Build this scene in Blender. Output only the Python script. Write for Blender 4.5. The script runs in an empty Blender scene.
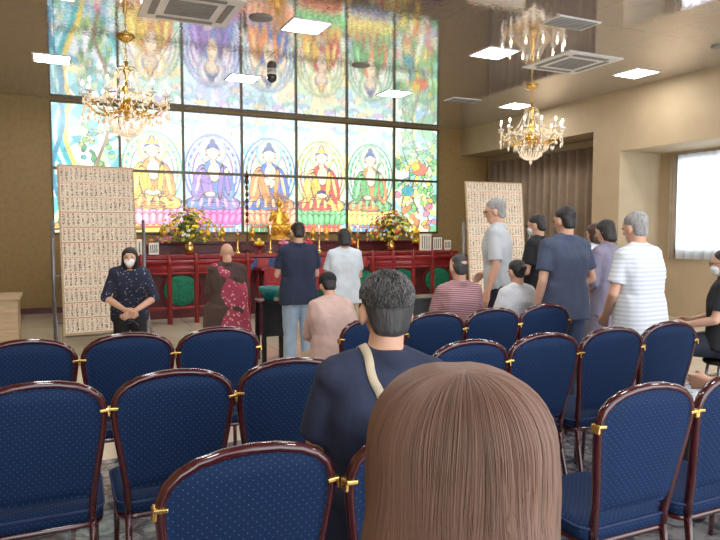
import bpy, bmesh, math, random
import numpy as np
from mathutils import Vector, Matrix
from mathutils.bvhtree import BVHTree
random.seed(7); rng=np.random.RandomState(5)
S=bpy.context.scene
COL=S.collection
try: S.view_settings.view_transform='Standard'
except Exception: pass
def lin(c):
    c=c/255.0
    return c/12.92 if c<=0.04045 else ((c+0.055)/1.055)**2.4
def C(r,g,b): return (lin(r),lin(g),lin(b),1.0)
# ---------------------------------------------------------------- materials
def base(name):
    m=bpy.data.materials.new(name); m.use_nodes=True
    nt=m.node_tree; b=nt.nodes['Principled BSDF']; return m,nt,b
def mat(name,col,rough=.6,metal=0,var=.18,scale=6,bump=0.0,bscale=80,emit=0,stretch=(1,1,1),sheen=0):
    m,nt,b=base(name); N=nt.nodes.new; L=nt.links.new
    tc=N('ShaderNodeTexCoord'); mp=N('ShaderNodeMapping'); mp.inputs['Scale'].default_value=stretch
    L(tc.outputs['Object'],mp.inputs['Vector'])
    no=N('ShaderNodeTexNoise'); no.inputs['Scale'].default_value=scale; no.inputs['Detail'].default_value=3
    L(mp.outputs[0],no.inputs['Vector'])
    cr=N('ShaderNodeValToRGB'); cr.color_ramp.elements[0].position=.3; cr.color_ramp.elements[1].position=.7
    cr.color_ramp.elements[0].color=tuple(x*(1-var) for x in col[:3])+(1,)
    cr.color_ramp.elements[1].color=tuple(min(1,x*(1+var)) for x in col[:3])+(1,)
    L(no.outputs['Fac'],cr.inputs[0]); L(cr.outputs[0],b.inputs['Base Color'])
    b.inputs['Roughness'].default_value=rough; b.inputs['Metallic'].default_value=metal
    if bump:
        n2=N('ShaderNodeTexNoise'); n2.inputs['Scale'].default_value=bscale; L(mp.outputs[0],n2.inputs['Vector'])
        bp=N('ShaderNodeBump'); bp.inputs['Strength'].default_value=bump; bp.inputs['Distance'].default_value=.01 if bscale>30 else .05
        L(n2.outputs['Fac'],bp.inputs['Height']); L(bp.outputs[0],b.inputs['Normal'])
    if emit:
        L(cr.outputs[0],b.inputs['Emission Color']); b.inputs['Emission Strength'].default_value=emit
    return m
def stripe_mat(name,c1,c2,axis,freq,duty=.5,rough=.8):
    m,nt,b=base(name); N=nt.nodes.new; L=nt.links.new
    tc=N('ShaderNodeTexCoord'); sp=N('ShaderNodeSeparateXYZ'); L(tc.outputs['Object'],sp.inputs[0])
    mu=N('ShaderNodeMath'); mu.operation='MULTIPLY'; mu.inputs[1].default_value=freq; L(sp.outputs[axis],mu.inputs[0])
    fr=N('ShaderNodeMath'); fr.operation='FRACT'; L(mu.outputs[0],fr.inputs[0])
    gt=N('ShaderNodeMath'); gt.operation='GREATER_THAN'; gt.inputs[1].default_value=duty; L(fr.outputs[0],gt.inputs[0])
    mx=N('ShaderNodeMixRGB'); mx.inputs[1].default_value=c1; mx.inputs[2].default_value=c2; L(gt.outputs[0],mx.inputs[0])
    L(mx.outputs[0],b.inputs['Base Color']); b.inputs['Roughness'].default_value=rough
    return m
def dot_mat(name,c1,c2,freq,rad,rough=.8,vor=False,sheen=.0):
    m,nt,b=base(name); N=nt.nodes.new; L=nt.links.new
    tc=N('ShaderNodeTexCoord')
    if vor:
        v=N('ShaderNodeTexVoronoi'); v.inputs['Scale'].default_value=freq; L(tc.outputs['Object'],v.inputs['Vector'])
        lt=N('ShaderNodeMath'); lt.operation='LESS_THAN'; lt.inputs[1].default_value=rad; L(v.outputs['Distance'],lt.inputs[0])
    else:
        sp=N('ShaderNodeSeparateXYZ'); L(tc.outputs['Object'],sp.inputs[0])
        yz=N('ShaderNodeMath'); yz.operation='ADD'; L(sp.outputs[1],yz.inputs[0]); L(sp.outputs[2],yz.inputs[1])
        a=N('ShaderNodeMath'); a.operation='ADD'; L(sp.outputs[0],a.inputs[0]); L(yz.outputs[0],a.inputs[1])
        s=N('ShaderNodeMath'); s.operation='SUBTRACT'; L(sp.outputs[0],s.inputs[0]); L(yz.outputs[0],s.inputs[1])
        sq=[]
        for q in (a,s):
            mu=N('ShaderNodeMath'); mu.operation='MULTIPLY'; mu.inputs[1].default_value=freq; L(q.outputs[0],mu.inputs[0])
            fr=N('ShaderNodeMath'); fr.operation='FRACT'; L(mu.outputs[0],fr.inputs[0])
            su=N('ShaderNodeMath'); su.operation='SUBTRACT'; su.inputs[1].default_value=.5; L(fr.outputs[0],su.inputs[0])
            p=N('ShaderNodeMath'); p.operation='POWER'; p.inputs[1].default_value=2; L(su.outputs[0],p.inputs[0]); sq.append(p)
        ad=N('ShaderNodeMath'); L(sq[0].outputs[0],ad.inputs[0]); L(sq[1].outputs[0],ad.inputs[1])
        lt=N('ShaderNodeMath'); lt.operation='LESS_THAN'; lt.inputs[1].default_value=rad*rad; L(ad.outputs[0],lt.inputs[0])
    mx=N('ShaderNodeMixRGB'); mx.inputs[1].default_value=c1; mx.inputs[2].default_value=c2; L(lt.outputs[0],mx.inputs[0])
    L(mx.outputs[0],b.inputs['Base Color']); b.inputs['Roughness'].default_value=rough
    if sheen: b.inputs['Sheen Weight'].default_value=sheen
    return m
def attr_mat(name,emit=0,rough=.6):
    m,nt,b=base(name); N=nt.nodes.new; L=nt.links.new
    at=N('ShaderNodeAttribute'); at.attribute_name='Col'
    if emit:
        b.inputs['Base Color'].default_value=(0.02,.02,.02,1); b.inputs['Roughness'].default_value=.3
        L(at.outputs['Color'],b.inputs['Emission Color']); b.inputs['Emission Strength'].default_value=emit
    else:
        L(at.outputs['Color'],b.inputs['Base Color']); b.inputs['Roughness'].default_value=rough
    return m
def emat(name,col,st):
    m,nt,b=base(name); b.inputs['Base Color'].default_value=col
    b.inputs['Emission Color'].default_value=col; b.inputs['Emission Strength'].default_value=st; return m
# ---------------------------------------------------------------- geometry
class Geo:
    def __init__(s): s.v=[]; s.f=[]; s.mi=[]
    def add(s,v,f,mi=0):
        o=len(s.v); s.v+= [tuple(p) for p in v]; s.f+=[tuple(i+o for i in q) for q in f]; s.mi+=[mi]*len(f); return s
    def box(s,c,d,mi=0,R=None):
        vs=[]
        for z in(-.5,.5):
            for y in(-.5,.5):
                for x in(-.5,.5):
                    p=Vector((x*d[0],y*d[1],z*d[2]))
                    if R is not None: p=R@p
                    vs.append(p+Vector(c))
        return s.add(vs,[(0,2,3,1),(4,5,7,6),(0,1,5,4),(2,6,7,3),(0,4,6,2),(1,3,7,5)],mi)
    def bx(s,x0,x1,y0,y1,z0,z1,mi=0):
        return s.box(((x0+x1)/2,(y0+y1)/2,(z0+z1)/2),(x1-x0,y1-y0,z1-z0),mi)
    def tube(s,path,r,n=8,mi=0,closed=False,flat=1.0):
        P=[Vector(p) for p in path]; K=len(P); rr=r if hasattr(r,'__len__') else [r]*K
        vs=[];fs=[]; up=None
        for i in range(K):
            if closed: t=P[(i+1)%K]-P[i-1]
            else: t=P[min(i+1,K-1)]-P[max(i-1,0)]
            t.normalize()
            if up is None:
                up=Vector((0,1,0)) if abs(t.y)<.9 else Vector((1,0,0))
            a=(up-t*up.dot(t)).normalized(); up=a; b=t.cross(a)
            for j in range(n):
                g=2*math.pi*j/n
                vs.append(P[i]+a*math.cos(g)*rr[i]*flat+b*math.sin(g)*rr[i])
        for i in range(K if closed else K-1):
            i2=(i+1)%K
            for j in range(n):
                j2=(j+1)%n; fs.append((i*n+j,i*n+j2,i2*n+j2,i2*n+j))
        if not closed:
            fs.append(tuple(range(n))[::-1]); fs.append(tuple(range((K-1)*n,K*n)))
        return s.add(vs,fs,mi)
    def lathe(s,prof,c=(0,0,0),n=24,mi=0):
        vs=[];fs=[];K=len(prof)
        for r,z in prof:
            for j in range(n):
                g=2*math.pi*j/n; vs.append((c[0]+r*math.cos(g),c[1]+r*math.sin(g),c[2]+z))
        for i in range(K-1):
            for j in range(n):
                j2=(j+1)%n; fs.append((i*n+j,i*n+j2,(i+1)*n+j2,(i+1)*n+j))
        fs.append(tuple(range(n))[::-1]); fs.append(tuple(range((K-1)*n,K*n)))
        return s.add(vs,fs,mi)
    def ell(s,c,r,n=12,m=8,mi=0,R=None):
        vs=[];fs=[]
        for i in range(m+1):
            t=math.pi*i/m
            for j in range(n):
                g=2*math.pi*j/n
                p=Vector((r[0]*math.sin(t)*math.cos(g),r[1]*math.sin(t)*math.sin(g),-r[2]*math.cos(t)))
                if R is not None: p=R@p
                vs.append(p+Vector(c))
        for i in range(m):
            for j in range(n):
                j2=(j+1)%n; fs.append((i*n+j,i*n+j2,(i+1)*n+j2,(i+1)*n+j))
        return s.add(vs,fs,mi)
    def octa(s,c,r,h,mi=0):
        x,y,z=c
        return s.add([(x+r,y,z),(x,y+r,z),(x-r,y,z),(x,y-r,z),(x,y,z+h),(x,y,z-h)],
          [(0,1,4),(1,2,4),(2,3,4),(3,0,4),(1,0,5),(2,1,5),(3,2,5),(0,3,5)],mi)
    def build(s,name,mats,smooth=True,bevel=0,parent=None,loc=(0,0,0),rz=0):
        me=bpy.data.meshes.new(name); me.from_pydata(s.v,[],s.f)
        if not isinstance(mats,(list,tuple)): mats=[mats]
        for m in mats: me.materials.append(m)
        me.polygons.foreach_set('material_index',s.mi)
        if smooth: me.polygons.foreach_set('use_smooth',[True]*len(s.f))
        me.update()
        ob=bpy.data.objects.new(name,me); COL.objects.link(ob)
        ob.location=loc; ob.rotation_euler=(0,0,rz)
        if bevel:
            b=ob.modifiers.new('bevel','BEVEL'); b.width=bevel; b.segments=2; b.limit_method='ANGLE'
        if parent: ob.parent=parent
        return ob
def empty(name,loc=(0,0,0),rz=0,parent=None):
    e=bpy.data.objects.new(name,None); e.empty_display_size=.1; COL.objects.link(e); e.location=loc; e.rotation_euler=(0,0,rz)
    if parent: e.parent=parent
    return e
def tag(o,label,cat,group=None):
    o['label']=label; o['category']=cat
    if group: o['group']=group
    return o
def struct(o,label=None,cat=None):
    o['kind']='structure'
    if label: o['label']=label; o['category']=cat or 'wall'
    return o
def dup(root,loc,rz=0.0):
    n=root.copy(); COL.objects.link(n); n.location=loc; n.rotation_euler=(0,0,rz)
    def rec(o,p):
        for c in list(o.children):
            if c is n: continue
            k=c.copy(); k.parent=p; COL.objects.link(k); rec(c,k)
    rec(root,n); return n
# hull blobs ------------------------------------------------------
_b=bmesh.new(); bmesh.ops.create_icosphere(_b,subdivisions=3,radius=1); ICO=[v.co.copy() for v in _b.verts]; _b.free()
def hullgeo(items):
    pts=[]
    for it in items:
        if it[0]=='s': c=Vector(it[1]); pts+=[c+p*it[2] for p in ICO[::2]]
        elif it[0]=='e':
            M=it[1]; r=it[2]; pts+=[M@Vector((p.x*r[0],p.y*r[1],p.z*r[2])) for p in ICO]
        else:
            c=Vector(it[1]); ax=Vector(it[2]).normalized(); a=ax.orthogonal().normalized(); b=ax.cross(a)
            pts+=[c+(a*math.cos(g)+b*math.sin(g))*it[3] for g in [2*math.pi*k/20 for k in range(20)]]
    bm=bmesh.new()
    for p in pts: bm.verts.new(p)
    r=bmesh.ops.convex_hull(bm,input=bm.verts[:],use_existing_faces=False)
    dl=list({g for g in r['geom_interior']+r['geom_unused'] if isinstance(g,bmesh.types.BMVert)})
    if dl: bmesh.ops.delete(bm,geom=dl,context='VERTS')
    bmesh.ops.recalc_face_normals(bm,faces=bm.faces[:])
    bm.verts.index_update(); v=[x.co.copy() for x in bm.verts]; f=[tuple(q.index for q in x.verts) for x in bm.faces]
    bm.free(); return v,f
def blobmesh(name,groups,voxel,smooth=3):
    g=Geo()
    for it in groups:
        v,f=hullgeo(it); g.add(v,f)
    me=bpy.data.meshes.new(name+'_src'); me.from_pydata(g.v,[],g.f); me.update()
    ob=bpy.data.objects.new('tmp',me); COL.objects.link(ob)
    m=ob.modifiers.new('r','REMESH'); m.mode='VOXEL'; m.voxel_size=voxel; m.use_smooth_shade=True
    if smooth:
        k=ob.modifiers.new('s','SMOOTH'); k.iterations=smooth; k.factor=.5
    dg=bpy.context.evaluated_depsgraph_get(); dg.update()
    out=bpy.data.meshes.new_from_object(ob.evaluated_get(dg)); out.name=name
    bpy.data.objects.remove(ob); bpy.data.meshes.remove(me)
    out.polygons.foreach_set('use_smooth',[True]*len(out.polygons))
    return out
def folds(me,seed,amp):
    n=len(me.vertices); co=np.empty(n*3,np.float32); me.vertices.foreach_get('co',co); co=co.reshape(-1,3)
    no=np.empty(n*3,np.float32); me.vertices.foreach_get('normal',no); no=no.reshape(-1,3)
    r=np.random.RandomState(seed); d=np.zeros(n)
    for k in range(6):
        v=r.normal(0,1,3)*np.array([16,16,9])*(.6+.25*k); d+=np.sin(co@v+r.uniform(0,6)+1.3*np.sin(co@(v[::-1]*.4)))/(1+.5*k)
    d=np.abs(d/3)*2-.7
    co+=no*(d[:,None]*amp); me.vertices.foreach_set('co',co.reshape(-1)); me.update()
def blob(name,groups,voxel,material,parent=None,smooth=3,fold=0,seed=1):
    me=blobmesh(name,groups,voxel,smooth); me.materials.clear(); me.materials.append(material)
    if fold: folds(me,seed,fold)
    ob=bpy.data.objects.new(name,me); COL.objects.link(ob)
    if parent: ob.parent=parent
    return ob
# ---------------------------------------------------------------- shared materials
GOLDWALL=mat('gold_wallpaper',C(158,132,84),.5,.15,.10,14,.2,220)
TAN=mat('tan_wallpaper',C(176,156,126),.7,.0,.04,3,.08,200)
GOLD=mat('gold_leaf',C(246,196,80),.3,.6,.12,20,.1,90)
BRASS=mat('polished_brass',C(232,192,112),.22,.9,.1,20)
BRONZE=mat('dark_bronze',C(80,60,40),.35,.6,.1,20)
WHITE=mat('white_enamel',C(235,235,232),.45,0,.03,5)
BLACK=mat('black_lacquer',C(22,20,22),.25,0,.2,5)
GREYM=mat('grey_metal',C(125,125,128),.35,.6,.1,8)
REDL=mat('red_lacquer',C(144,36,40),.3,0,.2,5)
DREDL=mat('dark_red_lacquer',C(92,30,34),.35,0,.2,5)
GREEN=mat('green_brocade',C(20,130,96),.55,0,.35,22)
BLUEB=mat('blue_brocade',C(60,80,130),.6,0,.5,30)
WOOD=mat('pale_wood',C(190,165,130),.5,0,.15,4,stretch=(1,1,6))
SKIN=mat('skin',C(214,168,142),.55,0,.06,12)
DARKEYE=mat('dark_iris',C(25,18,15),.2,0,.1,5)
# ---------------------------------------------------------------- room
HC=3.8
def tile_floor():
    m,nt,b=base('stone_tile_floor'); N=nt.nodes.new; L=nt.links.new
    tc=N('ShaderNodeTexCoord'); no=N('ShaderNodeTexNoise'); no.inputs['Scale'].default_value=9; no.inputs['Detail'].default_value=10; no.inputs['Distortion'].default_value=1.2
    L(tc.outputs['Object'],no.inputs['Vector'])
    a=N('ShaderNodeValToRGB'); a.color_ramp.elements[0].position=.40; a.color_ramp.elements[1].position=.60
    a.color_ramp.elements[0].color=C(74,75,82); a.color_ramp.elements[1].color=C(150,148,148); L(no.outputs['Fac'],a.inputs[0])
    c=N('ShaderNodeValToRGB'); c.color_ramp.elements[0].color=C(200,186,162); c.color_ramp.elements[1].color=C(220,208,186); L(no.outputs['Fac'],c.inputs[0])
    sp=N('ShaderNodeSeparateXYZ'); L(tc.outputs['Object'],sp.inputs[0])
    gt=N('ShaderNodeMath'); gt.operation='GREATER_THAN'; gt.inputs[1].default_value=4.4; L(sp.outputs[1],gt.inputs[0])
    mx=N('ShaderNodeMixRGB'); L(gt.outputs[0],mx.inputs[0]); L(a.outputs[0],mx.inputs[1]); L(c.outputs[0],mx.inputs[2])
    br=N('ShaderNodeTexBrick'); br.offset=0; br.inputs['Scale'].default_value=1; br.inputs['Brick Width'].default_value=.6; br.inputs['Row Height'].default_value=.6
    br.inputs['Mortar Size'].default_value=.004; br.inputs['Color1'].default_value=(1,1,1,1); br.inputs['Color2'].default_value=(.88,.88,.88,1); br.inputs['Mortar'].default_value=(.5,.5,.5,1)
    L(tc.outputs['Object'],br.inputs['Vector'])
    mu=N('ShaderNodeMixRGB'); mu.blend_type='MULTIPLY'; mu.inputs[0].default_value=1; L(mx.outputs[0],mu.inputs[1]); L(br.outputs[0],mu.inputs[2])
    L(mu.outputs[0],b.inputs['Base Color']); b.inputs['Roughness'].default_value=.08; b.inputs['Specular IOR Level'].default_value=.7
    return m
def ceil_mat():
    m,nt,b=base('sparkling_reflective_ceiling_film'); N=nt.nodes.new; L=nt.links.new
    tc=N('ShaderNodeTexCoord')
    v=N('ShaderNodeTexVoronoi'); v.inputs['Scale'].default_value=48; L(tc.outputs['Object'],v.inputs['Vector'])
    hsv=N('ShaderNodeHueSaturation'); hsv.inputs['Saturation'].default_value=.75; hsv.inputs['Value'].default_value=1.35; L(v.outputs['Color'],hsv.inputs['Color'])
    mx=N('ShaderNodeMixRGB'); mx.inputs[0].default_value=.28; mx.inputs[1].default_value=C(208,202,204); L(hsv.outputs[0],mx.inputs[2])
    br=N('ShaderNodeTexBrick'); br.offset=0; br.inputs['Scale'].default_value=1; br.inputs['Brick Width'].default_value=1.3; br.inputs['Row Height'].default_value=2.75
    br.inputs['Mortar Size'].default_value=.006; br.inputs['Color1'].default_value=(1,1,1,1); br.inputs['Color2'].default_value=(.96,.96,.96,1); br.inputs['Mortar'].default_value=(.6,.58,.56,1)
    L(tc.outputs['Object'],br.inputs['Vector'])
    mu=N('ShaderNodeMixRGB'); mu.blend_type='MULTIPLY'; mu.inputs[0].default_value=1; L(mx.outputs[0],mu.inputs[1]); L(br.outputs[0],mu.inputs[2])
    L(mu.outputs[0],b.inputs['Base Color'])
    b.inputs['Metallic'].default_value=.76
    v2=N('ShaderNodeTexVoronoi'); v2.inputs['Scale'].default_value=75; L(tc.outputs['Object'],v2.inputs['Vector'])
    sb=N('ShaderNodeVectorMath'); sb.operation='SUBTRACT'; sb.inputs[1].default_value=(.5,.5,.5); L(v2.outputs['Color'],sb.inputs[0])
    sc=N('ShaderNodeVectorMath'); sc.operation='SCALE'; sc.inputs['Scale'].default_value=.016; L(sb.outputs[0],sc.inputs[0])
    ge=N('ShaderNodeNewGeometry'); ad=N('ShaderNodeVectorMath'); L(ge.outputs['Normal'],ad.inputs[0]); L(sc.outputs[0],ad.inputs[1])
    nr=N('ShaderNodeVectorMath'); nr.operation='NORMALIZE'; L(ad.outputs[0],nr.inputs[0]); L(nr.outputs[0],b.inputs['Normal'])
    b.inputs['Roughness'].default_value=.045
    return m
struct(Geo().bx(-1.6,9.8,-3,12.8,-.1,0).build('floor',tile_floor(),False),'polished grey and beige stone tile floor','floor')
struct(Geo().bx(-1.6,9.8,-3,12.8,HC,HC+.1).build('ceiling',ceil_mat(),False),'reflective sparkling metallic film ceiling','ceiling')
WY=12.65; WX0=-.1; WW=8.0/7; WZ0=1.4; WZ1=3.76
g=Geo().bx(-1.6,9.5,WY,WY+.15,0,WZ0).bx(-1.6,WX0,WY,WY+.15,WZ0,HC).bx(WX0+8,9.5,WY,WY+.15,WZ0,HC).bx(WX0,WX0+8,WY,WY+.15,WZ1,HC)
struct(g.build('wall_front',GOLDWALL,False),'textured gold wallpaper wall around stained glass','wall')
struct(Geo().bx(-1.75,-1.6,-3,12.8,0,HC).build('wall_left',GOLDWALL,False),'textured gold wallpaper wall','wall')
g=Geo().bx(8.53,9.3,8.55,WY,3.2,HC).bx(8.53,9.65,7.95,8.55,0,HC).bx(8.53,9.65,-3,7.95,2.8,HC).bx(9.3,9.45,8.55,WY,0,3.2)
g.bx(9.5,9.65,7.65,7.95,0,2.8).bx(9.5,9.65,4.6,7.65,0,1.1).bx(9.5,9.65,-3,4.6,0,2.8).bx(9.5,9.65,4.6,7.65,2.72,2.8)
struct(g.build('wall_right',TAN,False),'tan wallpaper wall with soffit and column','wall')
struct(Geo().bx(-1.6,9.3,WY-.02,WY,0,.1).build('baseboard_front',DREDL,False),'dark baseboard','baseboard')
# right window
wr=struct(Geo().bx(9.48,9.52,4.6,7.65,1.1,1.15).bx(9.48,9.52,4.6,7.65,2.67,2.72).bx(9.48,9.52,4.6,4.66,1.15,2.67).bx(9.48,9.52,7.59,7.65,1.15,2.67).bx(9.48,9.52,6.1,6.16,1.15,2.67).bx(9.49,9.51,6.9,6.93,1.15,2.67).build('window_8',GREYM,False),'bright daylight window with metal frame','window')
Geo().bx(9.56,9.57,4.6,7.65,1.1,2.72).build('window_glass',emat('daylight_glass',(.88,.95,1,1),5.0),False,parent=wr)
def curtain(name,x,y0,y1,z0,z1,m,label,amp=.04,per=.13):
    n=int((y1-y0)/.012); vs=[];fs=[]
    for i in range(n+1):
        y=y0+(y1-y0)*i/n
        for k,z in enumerate((z0,(z0+z1)/2,z1)):
            vs.append((x+amp*math.sin(2*math.pi*y/per+.9*math.sin(y*3))*(1.1-.2*k),y,z))
    for i in range(n):
        for k in range(2): fs.append((i*3+k,i*3+3+k,i*3+4+k,i*3+1+k))
    o=Geo().add(vs,fs).build(name,m,True); sm=o.modifiers.new('t','SOLIDIFY'); sm.thickness=.004
    return tag(o,label,'curtain')
CUR=mat('taupe_curtain_cloth',C(142,122,102),.85,0,.1,5)
curtain('curtain',9.18,8.65,12.4,.05,3.05,CUR,'taupe pleated floor length curtain in the recess',.075,.24)
curtain('curtain',9.42,7.56,7.68,1.0,2.74,mat('pale_taupe_drape',C(180,164,144),.85,0,.1,5),'narrow pale taupe drape beside the bright window',.015,.06)
m,nt,b=base('sheer_white_curtain'); nt.nodes.remove(b); N=nt.nodes.new
tr=N('ShaderNodeBsdfTransparent'); tl=N('ShaderNodeBsdfTranslucent'); tl.inputs[0].default_value=(.9,.93,.96,1); df=N('ShaderNodeBsdfDiffuse'); df.inputs[0].default_value=(.85,.86,.88,1)
mx1=N('ShaderNodeMixShader'); mx2=N('ShaderNodeMixShader'); mx1.inputs[0].default_value=.4; mx2.inputs[0].default_value=.16
nt.links.new(tl.outputs[0],mx1.inputs[1]); nt.links.new(df.outputs[0],mx1.inputs[2]); nt.links.new(mx1.outputs[0],mx2.inputs[1]); nt.links.new(tr.outputs[0],mx2.inputs[2]); nt.links.new(mx2.outputs[0],nt.nodes['Material Output'].inputs[0])
curtain('sheer_curtain',9.43,4.7,7.56,1.0,2.74,m,'white sheer curtain over the window',.03,.16)
# ---------------------------------------------------------------- stained glass
def paint(i,X,Z):
    h,w=X.shape
    r=np.random.RandomState(100+i)
    n=110; sx=r.uniform(-.58,.58,n); sz=r.uniform(0,2.36,n)
    D=np.sqrt((X[...,None]-sx)**2+(Z[...,None]-sz)**2); idx=np.argsort(D,axis=-1)[...,:2]
    d1=np.take_along_axis(D,idx[...,:1],-1)[...,0]; d2=np.take_along_axis(D,idx[...,1:2],-1)[...,0]; cell=idx[...,0]
    bgs={1:[(205,240,225),(170,226,208),(240,250,225),(248,238,175),(228,248,244)],2:[(205,217,247),(188,206,242),(212,243,247),(240,226,249),(176,218,236)],
         3:[(185,224,241),(212,243,226),(250,236,190),(160,212,219),(236,247,247)],4:[(212,243,192),(240,247,200),(188,232,208),(250,228,170),(236,251,231)],
         5:[(170,222,190),(204,243,214),(247,236,170),(180,220,242),(232,249,232)],
         0:[(246,252,252),(226,245,249),(150,220,222),(90,190,198),(200,236,180),(250,240,175),(236,250,252),(60,168,182)],
         6:[(230,246,218),(150,220,195),(248,234,135),(125,200,135),(190,228,150),(150,208,235),(236,247,244),(200,236,215)]}[i]
    pa=np.array([[lin(c) for c in q] for q in bgs]); ch=r.randint(0,len(bgs),n)
    out=pa[ch[cell]]; lead=(d2-d1)<.008; tint=r.uniform(.80,1.06,n)[cell]
    def put(mask,c):
        out[mask]=[lin(k) for k in c]
    def el(cx,cz,rx,rz,c,line=(84,74,82),lw=.0055,a=0):
        if a:
            ca,sa=math.cos(a),math.sin(a); xx=(X-cx)*ca+(Z-cz)*sa; zz=-(X-cx)*sa+(Z-cz)*ca
        else: xx,zz=X-cx,Z-cz
        d=np.sqrt((xx/rx)**2+(zz/rz)**2)-1
        if c is not None: put(d<0,c)
        if line: put(np.abs(d)*min(rx,rz)<lw,line)
        return d
    if i in(1,2,3,4,5):
        P={1:dict(h1=(255,249,228),h2=(250,232,160),ring=(105,205,165),robe=(252,214,90),robe2=(240,165,90),lot=(244,150,178),base=(232,200,90)),
           2:dict(h1=(242,240,252),h2=(182,200,246),ring=(110,135,222),robe=(160,132,208),robe2=(110,150,222),lot=(230,92,165),base=(130,168,226)),
           3:dict(h1=(255,241,202),h2=(145,210,240),ring=(50,150,205),robe=(244,156,90),robe2=(80,125,206),lot=(244,150,108),base=(95,172,128)),
           4:dict(h1=(252,251,222),h2=(205,236,150),ring=(180,200,70),robe=(252,206,90),robe2=(228,88,74),lot=(100,190,112),base=(230,110,80)),
           5:dict(h1=(238,251,232),h2=(145,222,175),ring=(64,175,115),robe=(110,188,118),robe2=(240,156,90),lot=(248,212,100),base=(95,158,210))}[i]
        for k,(rr,c) in enumerate([(.555,P['ring']),(.53,P['h1']),(.49,P['h2']),(.45,(252,252,244)),(.40,P['ring']),(.375,P['h1'])]):
            el(0,1.22,rr,rr*1.32,c,(120,120,130),.004)
        ang=np.arctan2((Z-1.22)/1.32,X); rad=np.sqrt(X**2+((Z-1.22)/1.32)**2)
        put((rad>.41)&(rad<.53)&(np.abs(np.sin(ang*12))<.07),(125,150,155))
        sel=(rad>.45)&(rad<.49); put(sel&(np.sin(ang*24)>.3),P['ring'])
        sel=(rad>.375)&(rad<.40); put(sel&(np.sin(ang*18)>.2),P['lot'])
        for cx,cz,q in[(-.40,2.18,(150,205,238)),(-.2,2.26,(250,222,145)),(.2,2.25,(212,176,234)),(.42,2.16,(150,220,192)),(-.50,1.98,(190,224,246)),(.50,1.98,(246,212,168)),(-.5,.52,(160,220,208)),(.5,.55,(200,192,242)),(-.5,.2,(242,176,166)),(.5,.2,(168,208,242))]:
            el(cx,cz,.13,.06,q,(90,120,150),.004); el(cx+.05,cz+.05,.07,.04,(247,251,252),(90,120,150),.004)
        el(0,1.62,.27,.29,P['h2'],(140,115,70),.006); el(0,1.62,.22,.24,P['h1'],(217,180,75),.006)
        put((np.abs(np.sin(np.arctan2(Z-1.62,X)*14))<.14)&(np.sqrt(X**2+(Z-1.62)**2)<.22)&(np.sqrt(X**2+(Z-1.62)**2)>.15),(236,206,120))
        m=(Z<.24)&(Z>.03)&(np.abs(X)<.40+.16*np.abs(Z-.14)/.11); put(m,P['base'])
        put(m&(np.abs(np.sin(X*28))<.22),(250,218,90)); put(m&(np.abs(Z-.14)<.016),(192,66,64))
        for row,(zc,k0) in enumerate([(.41,9),(.30,9)]):
            for k in range(k0):
                cx=(k-(k0-1)/2)*.126
                q=tuple(min(255,int(c*(1+.10*((k+row)%2)))) for c in P['lot'])
                el(cx,zc,.075,.125,q,(100,56,82),.005,a=-cx*1.0); el(cx,zc+.02,.034,.08,tuple(min(255,c+48) for c in q),None,a=-cx*1.0)
        v=[0,0,1,2,3,1][i]
        el(0,.62,.53,.15,P['robe']); el(-.30,.60,.22,.115,P['robe2'],a=.15); el(.30,.60,.22,.115,P['robe'],a=-.15); el(0,.56,.24,.07,P['robe2'])
        el(-.27,1.0,.13,.36,P['robe'],a=-.22); el(.27,1.0,.13,.36,P['robe2'],a=.22)
        el(0,1.04,.24,.42,P['robe2']); el(.02,1.22,.12,.20,(251,228,194)); el(-.12,.95,.10,.34,P['robe'],a=.25); el(.15,1.02,.05,.34,P['robe'],a=-.1)
        # pale highlight folds in the robes
        for k in range(6):
            cx=-.40+.16*k; el(cx,.62,.03,.09,tuple(min(255,c+55) for c in P['robe']),None,a=.3*(k-2.5)/2.5)
        for sg in(-1,1): el(sg*.29,1.0,.03,.25,tuple(min(255,c+60) for c in P['robe']),None,a=sg*.22)
        for k in range(7):
            put((np.abs(Z-(.54+.045*k)+.20*(np.abs(X)-.1)**2*(1 if k%2 else -1))<.0045)&(np.abs(X)<.44),(140,92,62))
            put((np.abs(X-(-.32+.10*k)-.08*np.sin((Z-.7)*6+k))<.004)&(Z>.72)&(Z<1.2)&(np.abs(X)<.36),(135,92,72))
        if v==0: el(0,.80,.15,.06,(251,228,194)); el(0,.86,.04,.05,(230,170,50))
        if v==1: el(.26,1.22,.045,.09,(251,228,194)); el(-.06,.78,.11,.05,(251,228,194)); el(.28,.98,.05,.2,P['robe'],a=.1)
        if v==2: el(-.05,1.06,.05,.10,(251,228,194),a=.4); el(.06,1.02,.05,.10,(251,228,194),a=-.4)
        if v==3: el(0,.86,.10,.05,(60,70,130)); el(0,.80,.14,.05,(251,228,194)); el(-.25,1.18,.04,.08,(251,228,194))
        if i in(2,4):
            for sgn in(-1,1): put((np.abs(X-sgn*(.40+.07*np.sin(Z*7)))<.014)&(Z>.45)&(Z<1.3),P['robe2'])
        el(0,1.45,.055,.09,(248,222,184),None); el(-.128,1.6,.022,.06,(247,220,184)); el(.128,1.6,.022,.06,(247,220,184))
        el(0,1.6,.118,.15,(253,232,200)); 
        put(((X/.124)**2+((Z-1.665)/.125)**2<1)&(Z>1.665+.02*np.cos(X*26)),(55,85,145)); el(0,1.80,.055,.05,(55,85,145))
        if i in(1,4): 
            put((np.abs(X)<.12)&(Z>1.69)&(Z<1.79+.05*np.cos(X*50)),(245,192,60))
        el(0,1.665,.010,.010,(245,245,245),None)
        put((np.abs(Z-1.60-.004)<.006)&(np.abs(np.abs(X)-.05)<.026),(85,55,50)); put((np.abs(Z-1.525)<.006)&(np.abs(X)<.026),(200,85,75)); put((np.abs(X)<.005)&(Z>1.55)&(Z<1.61),(190,145,115))
    elif i==0:
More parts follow.
